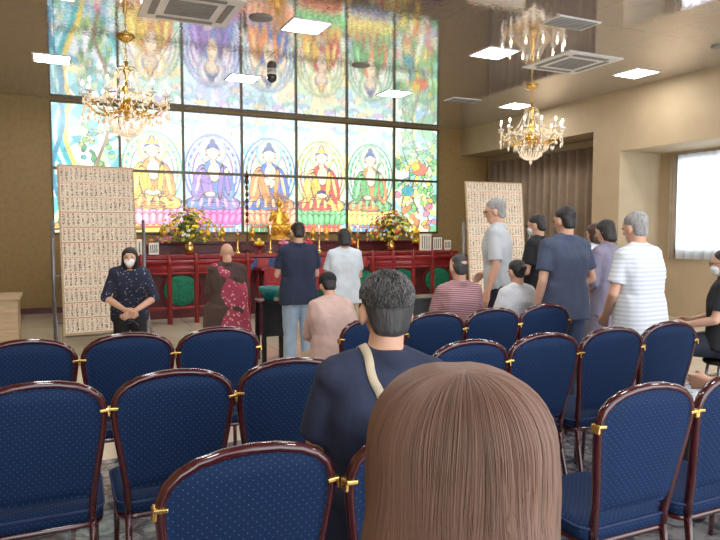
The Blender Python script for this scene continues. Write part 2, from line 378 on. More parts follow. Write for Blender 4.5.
        for k in range(36):
            cx,cz=r.uniform(-.1,.5),r.uniform(.9,2.1)
            q=[(120,195,100),(80,160,90),(180,220,120),(242,242,190),(70,175,168)][k%5]
            el(cx,cz,r.uniform(.04,.10),r.uniform(.03,.06),q,a=r.uniform(0,3))
        put((np.abs(X+.30-.16*np.sin(Z*2.6))<.13+.03*np.sin(Z*5)),(45,175,184)); put((np.abs(X+.34-.16*np.sin(Z*2.6))<.035),(190,236,238))
        put((np.abs(X+.16-.18*np.sin(Z*2.3+.4))<.04),(246,214,80))
        put((np.abs(X+.46-.10*np.sin(Z*3.3+1))<.04),(30,130,162))
        put((np.abs(X-.28-.10*np.sin(Z*4))<.03)&(Z<1.9),(150,118,78))
        for k in range(30):
            cx,cz=r.uniform(-.5,.5),r.uniform(.05,.75)
            q=[(242,130,160),(250,190,80),(100,180,110),(238,242,238),(120,190,225)][k%5]
            el(cx,cz,r.uniform(.05,.10),r.uniform(.04,.07),q,a=r.uniform(0,3))
    else:
        put(np.abs(X-.1*np.sin(Z*5))<.03,(140,118,80)); put((np.abs(X-.25-.12*np.sin(Z*4+1))<.02),(140,118,80)); put((np.abs(X+.25-.1*np.sin(Z*4.5+2))<.02),(140,118,80))
        for k in range(64):
            cx,cz=r.uniform(-.52,.52),r.uniform(.75,2.2)
            q=[(110,190,105),(160,216,105),(235,232,110),(80,172,118),(200,234,180)][k%5]
            el(cx,cz,r.uniform(.05,.13),r.uniform(.025,.06),q,a=r.uniform(0,3))
        for k in range(34):
            cx,cz=r.uniform(-.52,.52),r.uniform(.05,1.0)
            q=[(248,208,60),(240,150,90),(236,140,155),(130,198,115),(250,238,190)][k%5]
            el(cx,cz,r.uniform(.05,.12),r.uniform(.04,.08),q,a=r.uniform(0,3))
        el(.1,1.45,.20,.14,(240,130,100)); el(.0,1.5,.12,.09,(248,210,80)); el(-.2,.95,.16,.11,(60,165,175))
    out=out*tint[...,None]; out=out*np.where(lead,.66,1)[...,None]
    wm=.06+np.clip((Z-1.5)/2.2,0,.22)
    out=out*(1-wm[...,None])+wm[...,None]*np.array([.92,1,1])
    return out
SG=attr_mat('stained_glass_daylit',emit=1.7)
FR=mat('bronze_window_frame',C(92,84,66),.4,.3,.1,6)
for i in range(7):
    x0=WX0+i*WW; x1=x0+WW; g=Geo(); t=.022; y0,y1=WY-.03,WY+.06; zm=2.58
    g.bx(x0,x0+t,y0,y1,WZ0,WZ1).bx(x1-t,x1,y0,y1,WZ0,WZ1)
    for za,zb in((WZ0,WZ0+.04),(zm-.025,zm+.025),(WZ1-.03,WZ1)): g.bx(x0+t,x1-t,y0,y1,za,zb)
    w=struct(g.build('window_%d'%(i+1),FR,False),'tall two-pane stained glass window in bronze frame','window')
    nu,nv=104,214; us=np.linspace(-WW/2+t,WW/2-t,nu); vs=np.linspace(0.03,2.34,nv)
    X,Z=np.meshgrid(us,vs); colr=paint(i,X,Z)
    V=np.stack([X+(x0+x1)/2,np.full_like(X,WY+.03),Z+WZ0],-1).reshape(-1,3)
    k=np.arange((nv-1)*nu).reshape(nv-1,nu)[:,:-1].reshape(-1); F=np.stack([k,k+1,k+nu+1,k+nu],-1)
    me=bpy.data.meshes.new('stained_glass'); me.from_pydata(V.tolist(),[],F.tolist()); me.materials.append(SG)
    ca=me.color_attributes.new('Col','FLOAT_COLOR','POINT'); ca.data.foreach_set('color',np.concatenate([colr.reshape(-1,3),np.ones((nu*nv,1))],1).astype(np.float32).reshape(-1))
    o=bpy.data.objects.new('stained_glass',me); COL.objects.link(o); o.parent=w
    o['label']='daylit stained glass with '+('a seated buddha on a lotus' if i in(1,2,3,4,5) else 'coloured foliage and clouds')
# ---------------------------------------------------------------- ceiling fittings
LP=emat('light_diffuser',(1,.98,.96,1),40)
def make_light():
    e=Geo().bx(-.24,.24,-.24,-.215,-.008,0).bx(-.24,.24,.215,.24,-.008,0).bx(-.24,-.215,-.215,.215,-.008,0).bx(.215,.24,-.215,.215,-.008,0).build('ceiling_light',WHITE,False)
    Geo().bx(-.215,.215,-.215,.215,-.007,-.002).build('diffuser',LP,False,parent=e); return tag(e,'square recessed white ceiling light panel','ceiling light','recessed ceiling light panels')
L0=make_light(); first=True
for yy in(9.77,7.0,4.25,1.5):
    for xx in(-.03,2.6,5.22,7.8):
        if first: L0.location=(xx,yy,HC); first=False
        else: dup(L0,(xx,yy,HC))
GRILL=mat('ac_grille_grey',C(140,138,135),.6,0,.1,5)
g=Geo().bx(-.475,.475,-.475,.475,-.012,0); ac=g.build('air_conditioner',WHITE,False,.004)
g=Geo()
for k in range(9): g.bx(-.24,.24,-.225+k*.053,-.2+k*.053,-.020,-.0125)
g.build('intake_grille',GRILL,False,parent=ac)
for a in range(4):
    R=Matrix.Rotation(a*math.pi/2,3,'Z'); q=Geo(); q.box(R@Vector((0,.36,-.016)),(.6,.07,.007) if a%2==0 else (.07,.6,.007)); q.build('louver',GRILL,False,parent=ac)
tag(ac,'white four-way ceiling cassette air conditioner','air conditioner','cassette air conditioners'); ac.location=(1.3,6.95,HC); dup(ac,(6.5,6.95,HC))
g=Geo().bx(-.3,.3,-.16,.16,-.008,0)
ve=g.build('air_vent',WHITE,False); g=Geo()
for k in range(7): g.bx(-.27,.27,-.135+k*.042,-.12+k*.042,-.015,-.008)
g.build('grille',GRILL,False,parent=ve); tag(ve,'rectangular slatted ceiling air vent','vent','ceiling vents'); ve.location=(5.24,5.63,HC); dup(ve,(6.6,9.75,HC))
g=Geo().lathe([(.13,0),(.13,-.010),(.10,-.018),(.02,-.02)],n=24); sp_=g.build('ceiling_speaker',GRILL); tag(sp_,'small round grey ceiling speaker','speaker','round ceiling speakers')
sp_.location=(2.05,6.93,HC); dup(sp_,(7.6,5.5,HC)); dup(sp_,(3.9,8.3,HC))
g=Geo().lathe([(.07,0),(.07,-.04),(.06,-.05)],n=24); cm=g.build('dome_camera',WHITE); q=Geo().ell((0,0,-.08),(.075,.075,.08)); q.build('dome',mat('smoked_dome',C(70,70,75),.1,.3,.1,5),parent=cm)
tag(cm,'ceiling mounted security dome camera','camera'); cm.location=(2.88,9.2,HC)
# ---------------------------------------------------------------- chandelier
m,nt,b=base('glowing_cut_crystal'); b.inputs['Base Color'].default_value=C(255,246,232); b.inputs['Roughness'].default_value=.08; b.inputs['Metallic'].default_value=.45
b.inputs['Emission Color'].default_value=C(255,232,200); b.inputs['Emission Strength'].default_value=.30; CRY=m  # slight emission added to brighten the crystals, which are no light source
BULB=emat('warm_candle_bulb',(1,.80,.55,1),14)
ch=empty('chandelier')
Geo().lathe([(.001,0),(.11,0),(.10,-.03),(.03,-.06),(.012,-.08)]).build('canopy',BRASS,parent=ch)
g=Geo()
for k in range(5): 
    g.tube([(0.012*math.cos(t)*(k%2),.012*math.cos(t)*((k+1)%2),-.11-.045*k+.026*math.sin(t)) for t in [2*math.pi*j/10 for j in range(10)]],.004,5,closed=True)
g.tube([(0,0,-.08),(0,0,-.3)],.004,5)
g.build('chain',BRASS,parent=ch)
Geo().lathe([(.01,-.28),(.03,-.3),(.015,-.34),(.05,-.40),(.02,-.46),(.02,-.55),(.06,-.62),(.03,-.7),(.07,-.78),(.09,-.84),(.04,-.92),(.015,-1.0)],n=16).build('column',BRASS,parent=ch)
NA=12
arm=Geo().tube([(.05,0,-.80),(.14,0,-.90),(.26,0,-.94),(.38,0,-.90),(.47,0,-.80),(.49,0,-.72)],[.013,.012,.011,.010,.009,.008],6).build('arm',BRASS,parent=ch)
cu=Geo().lathe([(.005,-.73),(.045,-.715),(.05,-.70),(.012,-.70),(.011,-.62),(.009,-.62)],(.49,0,0),12).build('candle_cup',WHITE,parent=arm)
bu=Geo().ell((.49,0,-.59),(.015,.015,.034),8,6).build('bulb',BULB,parent=arm)
for k in range(1,NA):
    a2=arm.copy(); COL.objects.link(a2); a2.parent=ch; a2.rotation_euler=(0,0,2*math.pi*k/NA)
    for c_ in(cu,bu): c2=c_.copy(); COL.objects.link(c2); c2.parent=a2
g=Geo()
def strand(p0,p1,sag,n,r):
    p0=Vector(p0);p1=Vector(p1)
    for i in range(n+1):
        t=i/n; p=p0.lerp(p1,t); p.z-=sag*4*t*(1-t); g.octa(p,r,r*1.5)
NS=12
for k in range(NS):
    a=2*math.pi*k/NS; ca,sa=math.cos(a),math.sin(a); a3=2*math.pi*(k+1)/NS; am=(a+a3)/2
    strand((.10*ca,.10*sa,-.38),(.27*ca,.27*sa,-.70),.06,13,.010)
    strand((.26*ca,.26*sa,-.92),(.05*ca,.05*sa,-1.17),.07,10,.013)
    strand((.26*math.cos(am),.26*math.sin(am),-.92),(.05*math.cos(am),.05*math.sin(am),-1.17),.07,10,.012)
    strand((.27*ca,.27*sa,-.71),(.27*math.cos(a3),.27*math.sin(a3),-.71),.05,7,.010)
    strand((.27*ca,.27*sa,-.71),(.47*ca,.47*sa,-.76),.05,9,.009)
    strand((.49*ca,.49*sa,-.76),(.49*math.cos(a3),.49*math.sin(a3),-.76),.07,11,.010)
    for rr_,zz_ in((.49,-.80),(.49,-.87)): g.octa((rr_*ca,rr_*sa,zz_),.016,.03)
    g.octa((.49*ca,.49*sa,-.95),.022,.05); g.octa((.26*math.cos(am),.26*math.sin(am),-1.0),.020,.05); g.octa((.10*ca,.10*sa,-.46),.014,.04); g.octa((.49*math.cos(am),.49*math.sin(am),-.89),.015,.035)
    g.octa((.36*ca,.36*sa,-1.0),.016,.04); g.octa((.17*math.cos(am),.17*math.sin(am),-1.10),.018,.045)
g.octa((0,0,-1.22),.035,.055)
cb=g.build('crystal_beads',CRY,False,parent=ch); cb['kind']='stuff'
g=Geo()
for rr,zz in((.10,-.37),(.27,-.70),(.26,-.91)): g.tube([(rr*math.cos(t),rr*math.sin(t),zz) for t in [2*math.pi*j/32 for j in range(32)]],.008,6,closed=True)
g.build('brass_ring',BRASS,parent=ch)
tag(ch,'crystal and brass chandelier with candle bulbs hanging from ceiling','chandelier','crystal chandeliers')
ch.location=(.78,8.3,HC); dup(ch,(6.94,8.3,HC),.15)
# ---------------------------------------------------------------- banquet chair
NAVY=dot_mat('navy_dotted_upholstery',C(15,40,76),C(74,104,150),44,.09,.75)
NAVY.node_tree.nodes['Principled BSDF'].inputs['Specular IOR Level'].default_value=.25
MAH=mat('glossy_mahogany_frame',C(66,18,22),.14,0,.25,6)
MAH.node_tree.nodes['Principled BSDF'].inputs['Coat Weight'].default_value=.6
PIP=mat('navy_piping',C(22,44,88),.6,0,.1,5)
def by(z): return .075*(1-max(0,(z-.44))/.53)**1.2 if z<.97 else 0
prof=[(.40,.172),(.46,.173),(.54,.180),(.62,.191),(.70,.204),(.78,.215),(.83,.220),(.87,.218),(.905,.203),(.932,.173),(.952,.13),(.965,.07),(.970,0)]
chair=empty('banquet_chair')
right=[(w,by(z),z) for z,w in prof]; left=[(-x,y,z) for x,y,z in right[::-1]][1:]
Geo().tube(right+left,.0145,10,flat=1.25).build('back_frame',MAH,parent=chair)
def hw(z): return float(np.interp(z,[p[0] for p in prof],[p[1] for p in prof]))
g=Geo(); nz,nx=22,16; vs=[];fs=[]
for sgn in(1,-1):
    o=len(vs)
    for a in range(nz+1):
        t=a/nz; z=.50+(.966-.50)*t
        w=max(.003,hw(z)-.006)
        for b_ in range(nx+1):
            u=-1+2*b_/nx; tz=min(1,min(t,1-t)*9+.15)
            vs.append((u*w,by(z)+sgn*(.012+.014*(1-abs(u)**3))*tz,z))
    for a in range(nz):
        for b_ in range(nx):
            q=(o+a*(nx+1)+b_,o+a*(nx+1)+b_+1,o+(a+1)*(nx+1)+b_+1,o+(a+1)*(nx+1)+b_); fs.append(q if sgn<0 else q[::-1])
H_=(nz+1)*(nx+1)
for a in range(nz):
    fs.append((a*(nx+1),(a+1)*(nx+1),H_+(a+1)*(nx+1),H_+a*(nx+1))); fs.append((a*(nx+1)+nx,H_+a*(nx+1)+nx,H_+(a+1)*(nx+1)+nx,(a+1)*(nx+1)+nx))
for b_ in range(nx):
    fs.append((b_,H_+b_,H_+b_+1,b_+1)); q=nz*(nx+1); fs.append((q+b_,q+b_+1,H_+q+b_+1,H_+q+b_))
g.add(vs,fs).build('backrest',NAVY,parent=chair)
def rrect(w,y0,y1,r,n=6):
    pts=[]
    for cx,cy,a0 in((w-r,y1-r,0),(-w+r,y1-r,90),(-w+r,y0+r,180),(w-r,y0+r,270)):
        for k in range(n+1):
            a=math.radians(a0+90*k/n); pts.append((cx+r*math.cos(a),cy+r*math.sin(a)))
    return pts
def seatgeo(levels):
    vs=[];fs=[];n=None
    for z,ins in levels:
        p=rrect(.213-ins,.07+ins,.49-ins,.06); n=len(p); vs+=[(x,y,z) for x,y in p]
    for i in range(len(levels)-1):
        for j in range(n): j2=(j+1)%n; fs.append((i*n+j,i*n+j2,(i+1)*n+j2,(i+1)*n+j))
    fs.append(tuple(range(n))[::-1]); fs.append(tuple(range((len(levels)-1)*n,len(levels)*n))); return Geo().add(vs,fs)
seatgeo([(.40,.012),(.405,0),(.445,0),(.462,.012),(.472,.04),(.475,.08)]).build('seat',NAVY,parent=chair)
p=rrect(.215,.068,.492,.06); Geo().tube([(x,y,.448) for x,y in p],.005,6,closed=True).build('seat_piping',PIP,parent=chair)
p=rrect(.20,.08,.475,.06); Geo().tube([(x,y,.39) for x,y in p],.014,8,closed=True).build('seat_rail',MAH,parent=chair)
for sx in(1,-1):
    Geo().tube([(sx*.172,.075,.42),(sx*.174,.06,.30),(sx*.181,.02,.14),(sx*.19,-.03,.0)],[.014,.0135,.0125,.011],8,flat=1.2).build('leg',MAH,parent=chair)
    Geo().tube([(sx*.188,.455,.40),(sx*.19,.462,.2),(sx*.194,.472,0)],[.014,.012,.011],8).build('leg',MAH,parent=chair)
    yb=by(.85)-.004; R=Matrix.Rotation(-sx*.08,3,'Y')
    c_=Geo().box((sx*.222,yb,.852),(.034,.040,.012),R=R).box((sx*.236,yb,.842),(.010,.036,.030),R=R).build('corner_guard',BRASS,False,.003,parent=chair); c_['label']='small angular brass corner bracket'
tag(chair,'stacking banquet chair, navy dotted upholstery, mahogany frame','chair','rows of navy banquet chairs')
chair.scale=(1,1,.980)
seats=[(-.165,3.5),(.31,3.5),(.78,3.5),(1.74,3.5),(2.2,3.54),(2.675,3.56),(3.15,3.58),
       (-.09,2.5),(.385,2.5),(.865,2.52),(1.80,2.57),(2.275,2.58),(2.75,2.58),(3.225,2.6),
       (.42,1.54),(.90,1.50),(1.855,1.57),(2.34,1.57),(3.06,1.57),(.43,.36)]
for k,(x,y) in enumerate(seats):
    if k==0: chair.location=(x,y,0)
    else: dup(chair,(x,y,0),random.uniform(-.02,.02))
# ---------------------------------------------------------------- altar
AX=3.93
al=empty('altar_table',(AX,11.3,0))
Geo().bx(-3.4,3.4,-.36,.5,1.0,1.06).build('table_top',REDL,False,.01,parent=al)
Geo().bx(-3.35,3.35,-.30,.46,.0,1.0).build('cabinet_body',DREDL,False,.01,parent=al)
for k in range(8):
    cx=-2.94+k*.84
    q=Geo().ell((cx,-.325,.47),(.30,.03,.26),24,8); q.build('door_panel',GREEN,parent=al)
    q=Geo().tube([(cx+.33*math.cos(t),-.32,.47+.30*math.sin(t)) for t in [2*math.pi*j/28 for j in range(28)]],.014,6,closed=True); q.build('gilt_ring',REDL,parent=al)
g=Geo()
for k in range(34):
    cx=-3.3+k*.2; pts=[(cx-.1,-.37,.99),(cx+.1,-.37,.99),(cx+.1,-.37,.87),(cx+.05,-.375,.80),(cx,-.378,.78),(cx-.05,-.375,.80),(cx-.1,-.37,.87)]
    g.add(pts,[(0,6,5,4,3,2,1)],k%2)
g.build('scalloped_valance',[BLUEB,mat('red_gold_brocade',C(170,66,64),.6,0,.4,40)],False,parent=al)
tag(al,'long red lacquer altar table with green panels and valance','altar table')
sh=Geo().bx(AX-3.6,AX+3.6,11.85,12.4,0,1.22).bx(AX-3.65,AX+3.65,11.82,12.45,1.22,1.27).build('altar_shelf',DREDL,False,.008)
tag(sh,'raised dark red shelf behind the altar table','shelf')
ce=empty('offering_table',(AX,10.6,0))
Geo().bx(-.9,.9,-.25,.25,.80,.85).build('table_top',REDL,False,.008,parent=ce)
for sx in(-1,1):
    for sy in(-1,1): Geo().tube([(sx*.8,sy*.2,.80),(sx*.84,sy*.2,.5),(sx*.78,sy*.2,.2),(sx*.85,sy*.2,0)],[.04,.03,.03,.04],8).build('leg',REDL,parent=ce)
q=Geo().bx(-.85,.85,-.262,-.252,.45,.80).build('cloth',mat('crimson_brocade_cloth',C(150,36,46),.7,0,.5,25),False,parent=ce)
tag(ce,'red lacquer offering table with crimson brocade cloth','table')
for cx in(1.75,6.15):
    r=empty('altar_railing',(cx,10.35,0))
    Geo().tube([(-1.15,0,.98),(1.15,0,.98)],.035,8).tube([(-1.1,0,.80),(1.1,0,.80)],.022,8).tube([(-1.1,0,.25),(1.1,0,.25)],.022,8).bx(-1.1,1.1,-.01,.01,.80,.96).build('rail',REDL,parent=r)
    for k in range(6):
        x=-1.05+k*.42
        Geo().lathe([(.04,0),(.04,.95),(.05,.97),(.05,1.0),(.022,1.03),(.04,1.07),(.005,1.12)],(x,0,0),10).build('post',REDL,parent=r)
    tag(r,'low red lacquer railing before the altar','railing','red altar railings')
# buddha statue
bs=empty('buddha_statue',(3.86,11.95,1.27))
g=Geo().lathe([(.2,0),(.22,.02),(.2,.05),(.14,.08),(.15,.13),(.19,.16)],n=28)
for row in range(2):
    for k in range(14):
        a=2*math.pi*(k+.5*row)/14; R=Matrix.Rotation(a,3,'Z')@Matrix.Rotation(.5,3,'Y')
        g.ell((.2*math.cos(a),.2*math.sin(a),.18+.035*row),(.018,.042,.06),8,6,R=R)
g.build('lotus_pedestal',GOLD,parent=bs)
def T(x,y,z): return Matrix.Translation((x,y,z))
gr=[[('e',T(-.15,-.03,.28),(.11,.08,.055)),('e',T(.10,-.09,.27),(.08,.06,.045))],[('e',T(.15,-.03,.28),(.11,.08,.055)),('e',T(-.10,-.09,.27),(.08,.06,.045))],
    [('e',T(0,0,.3),(.13,.09,.06)),('e',T(0,0,.5),(.11,.07,.07))],[('e',T(0,0,.5),(.11,.07,.06)),('e',T(0,0,.60),(.045,.04,.03))],
    [('s',(.13,0,.53),.042),('s',(.18,-.02,.4),.034)],[('s',(.18,-.02,.4),.034),('s',(.04,-.12,.34),.026)],
    [('s',(-.13,0,.53),.042),('s',(-.18,-.02,.4),.034)],[('s',(-.18,-.02,.4),.034),('s',(-.11,-.13,.50),.024)],
    [('s',(0,0,.6),.036),('s',(0,0,.66),.036)],[('e',T(0,-.005,.72),(.058,.064,.075))],[('s',(0,0,.80),.032)],[('s',(0,-.07,.71),.009)],
    [('e',T(.061,0,.71),(.009,.016,.034))],[('e',T(-.061,0,.71),(.009,.016,.034))]]
blob('figure',gr,.008,GOLD,bs,2)
g=Geo()
MG=mat('gilt_halo',C(230,180,86),.4,.4,.25,30)
for rr in(.13,.145,.165,.21): g.tube([(rr*math.cos(t),.085,.73+rr*math.sin(t)) for t in [2*math.pi*j/28 for j in range(28)]],.006,6,closed=True)
for k in range(32):
    t=2*math.pi*k/32; ln_=.27 if k%2 else .23
    g.tube([(.16*math.cos(t),.085,.73+.16*math.sin(t)),(ln_*math.cos(t),.085,.73+ln_*math.sin(t))],[.010,.003],5)
g.tube([(0,.085,.18),(0,.085,.60)],.012,6)
g.build('halo',MG,False,parent=bs)
tag(bs,'gilded seated buddha statue on lotus pedestal with radiating halo','statue')
# flower arrangements
LEAF=mat('leaf_green',C(120,150,80),.6,0,.5,30)
def flowers(x,y,z,seed,cols,label):
    r=random.Random(seed); e=empty('flower_arrangement',(x,y,z))
    Geo().lathe([(.05,0),(.07,.02),(.09,.10),(.06,.18),(.05,.20),(.07,.23)],n=20).build('vase',BRASS,parent=e)
    g=Geo()
    def dirv():
        a=r.uniform(0,6.28); el=r.uniform(.0,1.5); return Vector((math.cos(a)*math.cos(el),math.sin(a)*math.cos(el)*.7,math.sin(el)))
    for k in range(420):
        d=dirv(); p=Vector((0,0,.24))+d*r.uniform(.12,.46); s=d.cross(Vector((0,0,1))).normalized()*r.uniform(.02,.035); t=d*r.uniform(.05,.11)+Vector((0,0,-.02))
        g.add([p,p+t*.5+s,p+t,p+t*.5-s],[(0,1,2,3)])
    for k in range(40): g.tube([(0,0,.2),Vector((0,0,.24))+dirv()*.44],.004,4)
    o=g.build('foliage',LEAF,False,parent=e); o['kind']='stuff'
    g=Geo()
    for k in range(210):
        d=dirv(); p=Vector((0,0,.22))+d*(.54-.28*r.random()**2)
        if r.random()<.15: p.z+=.06
        mi=r.randrange(len(cols)); q0=r.uniform(.018,.026)
        for j in range(6):
            q=2*math.pi*j/6; u=d.orthogonal().normalized(); v=d.cross(u); g.ell(p+(u*math.cos(q)+v*math.sin(q))*q0,(q0*.85,q0*.85,q0*.6),6,4,mi)
    o=g.build('blossoms',cols,parent=e); o['kind']='stuff'
    return tag(e,label,'flowers')
YF=mat('yellow_petals',C(250,218,70),.6,0,.1,9); WF=mat('white_petals',C(248,244,235),.6,0,.05,9); RF=mat('red_petals',C(220,80,90),.6,0,.1,9); PF=mat('pink_petals',C(235,150,180),.6,0,.1,9); OF=mat('orange_petals',C(240,150,70),.6,0,.1,9)
YG=mat('yellow_green_petals',C(190,200,90),.6,0,.1,9)
flowers(2.02,11.25,1.06,3,[YF,YF,WF,PF,YG,YF],'large yellow, white and pink flower arrangement in brass vase')
flowers(5.95,11.25,1.06,4,[YF,RF,OF,YG,WF,YF],'large red, yellow and white flower arrangement in brass vase')
def lathe_obj(name,prof,loc,m,label,cat,group=None,n=16):
    o=Geo().lathe(prof,n=n).build(name,m); o.location=loc; return tag(o,label,cat,group)
cprof=[(.07,0),(.07,.02),(.02,.05),(.03,.1),(.015,.15),(.025,.22),(.015,.3),(.05,.34),(.05,.35),(.012,.35)]
for k,x in enumerate((2.85,3.45,4.4,5.2)):
    c=lathe_obj('candlestick',cprof,(x,11.2,1.06),BRASS,'brass candlestick on the altar','candlestick','altar candlesticks')
    Geo().tube([(0,0,.35),(0,0,.46)],.014,8).build('candle',WHITE,parent=c)
    Geo().ell((0,0,.485),(.009,.009,.022),8,6).build('flame',BULB,parent=c)
oprof=[(.05,0),(.055,.015),(.02,.04),(.018,.07),(.05,.10),(.062,.15),(.055,.19),(.03,.21),(.035,.235),(.012,.26),(.004,.29)]
for k,x in enumerate((1.7,2.5,2.75,3.35,4.3,4.6,4.85,5.4,6.4,7.0)):
    lathe_obj('altar_urn',oprof,(x,12.05 if k%2 else 11.95,1.27),GOLD,'small lidded gilt urn on the altar shelf','urn','gilt urns on the altar shelf')
for x in(3.14,):
    c=empty('standing_lantern',(x,11.62,1.06)); 
    Geo().lathe([(.06,0),(.06,.03),(.012,.06),(.014,.3),(.010,.32),(.010,1.25),(.02,1.27)],n=12).build('pole',BRONZE,parent=c)
    g=Geo()
    for q in range(6):
        zz=.55+.12*q; g.lathe([(.012,zz),(.028,zz+.015),(.032,zz+.03),(.024,zz+.08),(.012,zz+.09)],n=8)
    g.build('hanging_ornament',BRONZE,False,parent=c)
    Geo().lathe([(.02,1.27),(.045,1.29),(.035,1.38),(.05,1.40),(.02,1.46),(.005,1.52)],n=8).build('lantern_body',BRONZE,False,parent=c)
    tag(c,'tall slender dark bronze standing lantern on altar','lantern')
lathe_obj('incense_burner',[(.06,0),(.05,.03),(.11,.08),(.13,.15),(.10,.2),(.12,.22),(.10,.22),(.09,.18)],(AX,10.6,.85),BRASS,'brass incense burner on offering table','incense burner')
for k,(x,y,m_) in enumerate([(3.2,11.05,YF),(5.0,11.05,OF),(4.12,11.05,RF),(1.40,11.35,OF),(6.62,11.4,YF),(3.65,11.05,PF)]):
    c=lathe_obj('offering_stand',[(.07,0),(.06,.02),(.03,.04),(.03,.1),(.11,.13),(.12,.15),(.02,.15)],(x,y,1.06),REDL,'red footed stand piled with fruit offerings','offering stand','fruit offering stands')
    g=Geo()
    for a in range(5): g.ell((.06*math.cos(a*1.257),.06*math.sin(a*1.257),.185),(.038,.038,.036),10,8)
    g.ell((0,0,.24),(.04,.04,.038),10,8); g.build('fruit',m_,parent=c)
PAP=mat('framed_print',C(242,238,226),.6,0,.12,18)
for k,(x,y,w,h) in enumerate([(.80,11.1,.2,.26),(1.10,11.05,.26,.24),(1.40,11.02,.16,.2),(6.62,11.05,.26,.32),(6.93,11.1,.22,.26),(7.2,11.15,.16,.2)]):
    f=Geo().bx(-w/2-.015,w/2+.015,-.01,.012,0,h+.03).build('picture_frame',BRASS if k%2 else BLACK,False,.003,loc=(x,y,1.06))
    Geo().bx(-w/2,w/2,-.014,-.009,.015,h+.015).build('print',PAP,False,parent=f)
    g=Geo()
    for q in range(4): g.bx(-w*.3+q*w*.2-.006,-w*.3+q*w*.2+.006,-.016,-.0135,.05,h-.02)
    g.build('ink_writing',BLACK,False,parent=f); Geo().box((0,.05,h*.35),(.03,.012,h*.75),R=Matrix.Rotation(-.35,3,'X')).build('easel_leg',BLACK,False,parent=f)
    tag(f,'small framed print with vertical writing on altar','picture frame','framed prints on the altar')
bx_=Geo().bx(-.35,.30,-.3,.3,0,.62).build('wooden_cabinet',WOOD,False,.008,loc=(-.80,9.3,0)); Geo().bx(-.38,.33,-.33,.33,.62,.66).build('cabinet_top',WOOD,False,.005,parent=bx_); tag(bx_,'low pale wooden cabinet standing on the floor','cabinet')
# ---------------------------------------------------------------- tally boards
BM=attr_mat('written_paper_slips',rough=.8)
def board(x,y,rz,w,h,zb,tilt,seed,label):
    e=empty('prayer_board',(x,y,0),rz)
    r=np.random.RandomState(seed); nu,nv=260,420
    us=np.linspace(0,w,nu); vs=np.linspace(0,h,nv); X,Z=np.meshgrid(us,vs); out=np.zeros((nv,nu,3)); out[:]=[lin(240),lin(226),lin(204)]
    cw=.058; rh=.195; ci=np.floor(X/cw).astype(int); ri=np.floor(Z/rh).astype(int); fx=X/cw-ci; fz=Z/rh-ri
    rnd=r.rand(60,40); out*=(1-.10*rnd[ri%60,ci%40])[...,None]
    out[(fx<.07)]=[lin(196),lin(172),lin(144)]
    out[(fz<.04)]=[lin(170),lin(130),lin(100)]
    sy=np.floor(Z/.0075).astype(int); sx=np.floor(X/.0075).astype(int)
    hs=r.rand(400,300)[sy%400,sx%300]; gap=(np.floor(Z/.036).astype(int)); gz=Z/.036-gap
    txt=(fx>.26)&(fx<.78)&(fz>.12)&(fz<.80)&(gz>.14)&(hs>.50)
    out[txt]=[lin(112),lin(82),lin(66)]
    out[(fz>.84)&(fz<.95)&(fx>.3)&(fx<.74)&(hs>.3)]=[lin(196),lin(92),lin(76)]
    tl=Matrix.Rotation(-tilt,4,'X')
    V=[tuple(tl@Vector((a-w/2,-.018,b))+Vector((0,0,zb))) for a,b in zip(X.ravel(),Z.ravel())]
    k=np.arange((nv-1)*nu).reshape(nv-1,nu)[:,:-1].reshape(-1); F=np.stack([k,k+1,k+nu+1,k+nu],-1)
    me=bpy.data.meshes.new('paper_slips'); me.from_pydata(V,[],F.tolist()); me.materials.append(BM)
    ca=me.color_attributes.new('Col','FLOAT_COLOR','POINT'); ca.data.foreach_set('color',np.concatenate([out.reshape(-1,3),np.ones((nu*nv,1))],1).astype(np.float32).reshape(-1))
    o=bpy.data.objects.new('paper_slips',me); COL.objects.link(o); o.parent=e; o['label']='rows of paper slips with brown and red writing'
    R=tl.to_3x3()
    q=Geo().box(R@Vector((0,0,h/2))+Vector((0,0,zb)),(w+.04,.03,h+.04),R=R); q.build('board_panel',WOOD,False,parent=e)
    for sx_ in(-1,1):
        xx=sx_*(w/2+.11)
        Geo().tube([(xx,.06,.03),(xx,.10,1.62)],.024,8).tube([(xx,-.35,.03),(xx,.40,.03)],.02,8).tube([(xx,-.3,.05),(xx,.07,.6)],.014,6).tube([(xx,.08,.9),(sx_*w/2,.10,.9)],.012,6).tube([(xx,.10,1.5),(sx_*w/2,.15,1.5)],.012,6).build('stand_post',GREYM,parent=e)
    Geo().tube([(-w/2-.11,.07,.3),(w/2+.11,.07,.3)],.014,8).tube([(-w/2,.02,zb-.03),(w/2,.02,zb-.03)],.016,8).build('cross_bar',GREYM,parent=e)
    return tag(e,label,'board')
board(.48,8.95,.10,.90,2.16,.16,.11,1,'tall board of written paper slips on grey metal stand')
board(6.85,8.95,-.05,1.12,2.10,.20,.10,2,'board of written paper slips behind standing worshippers')
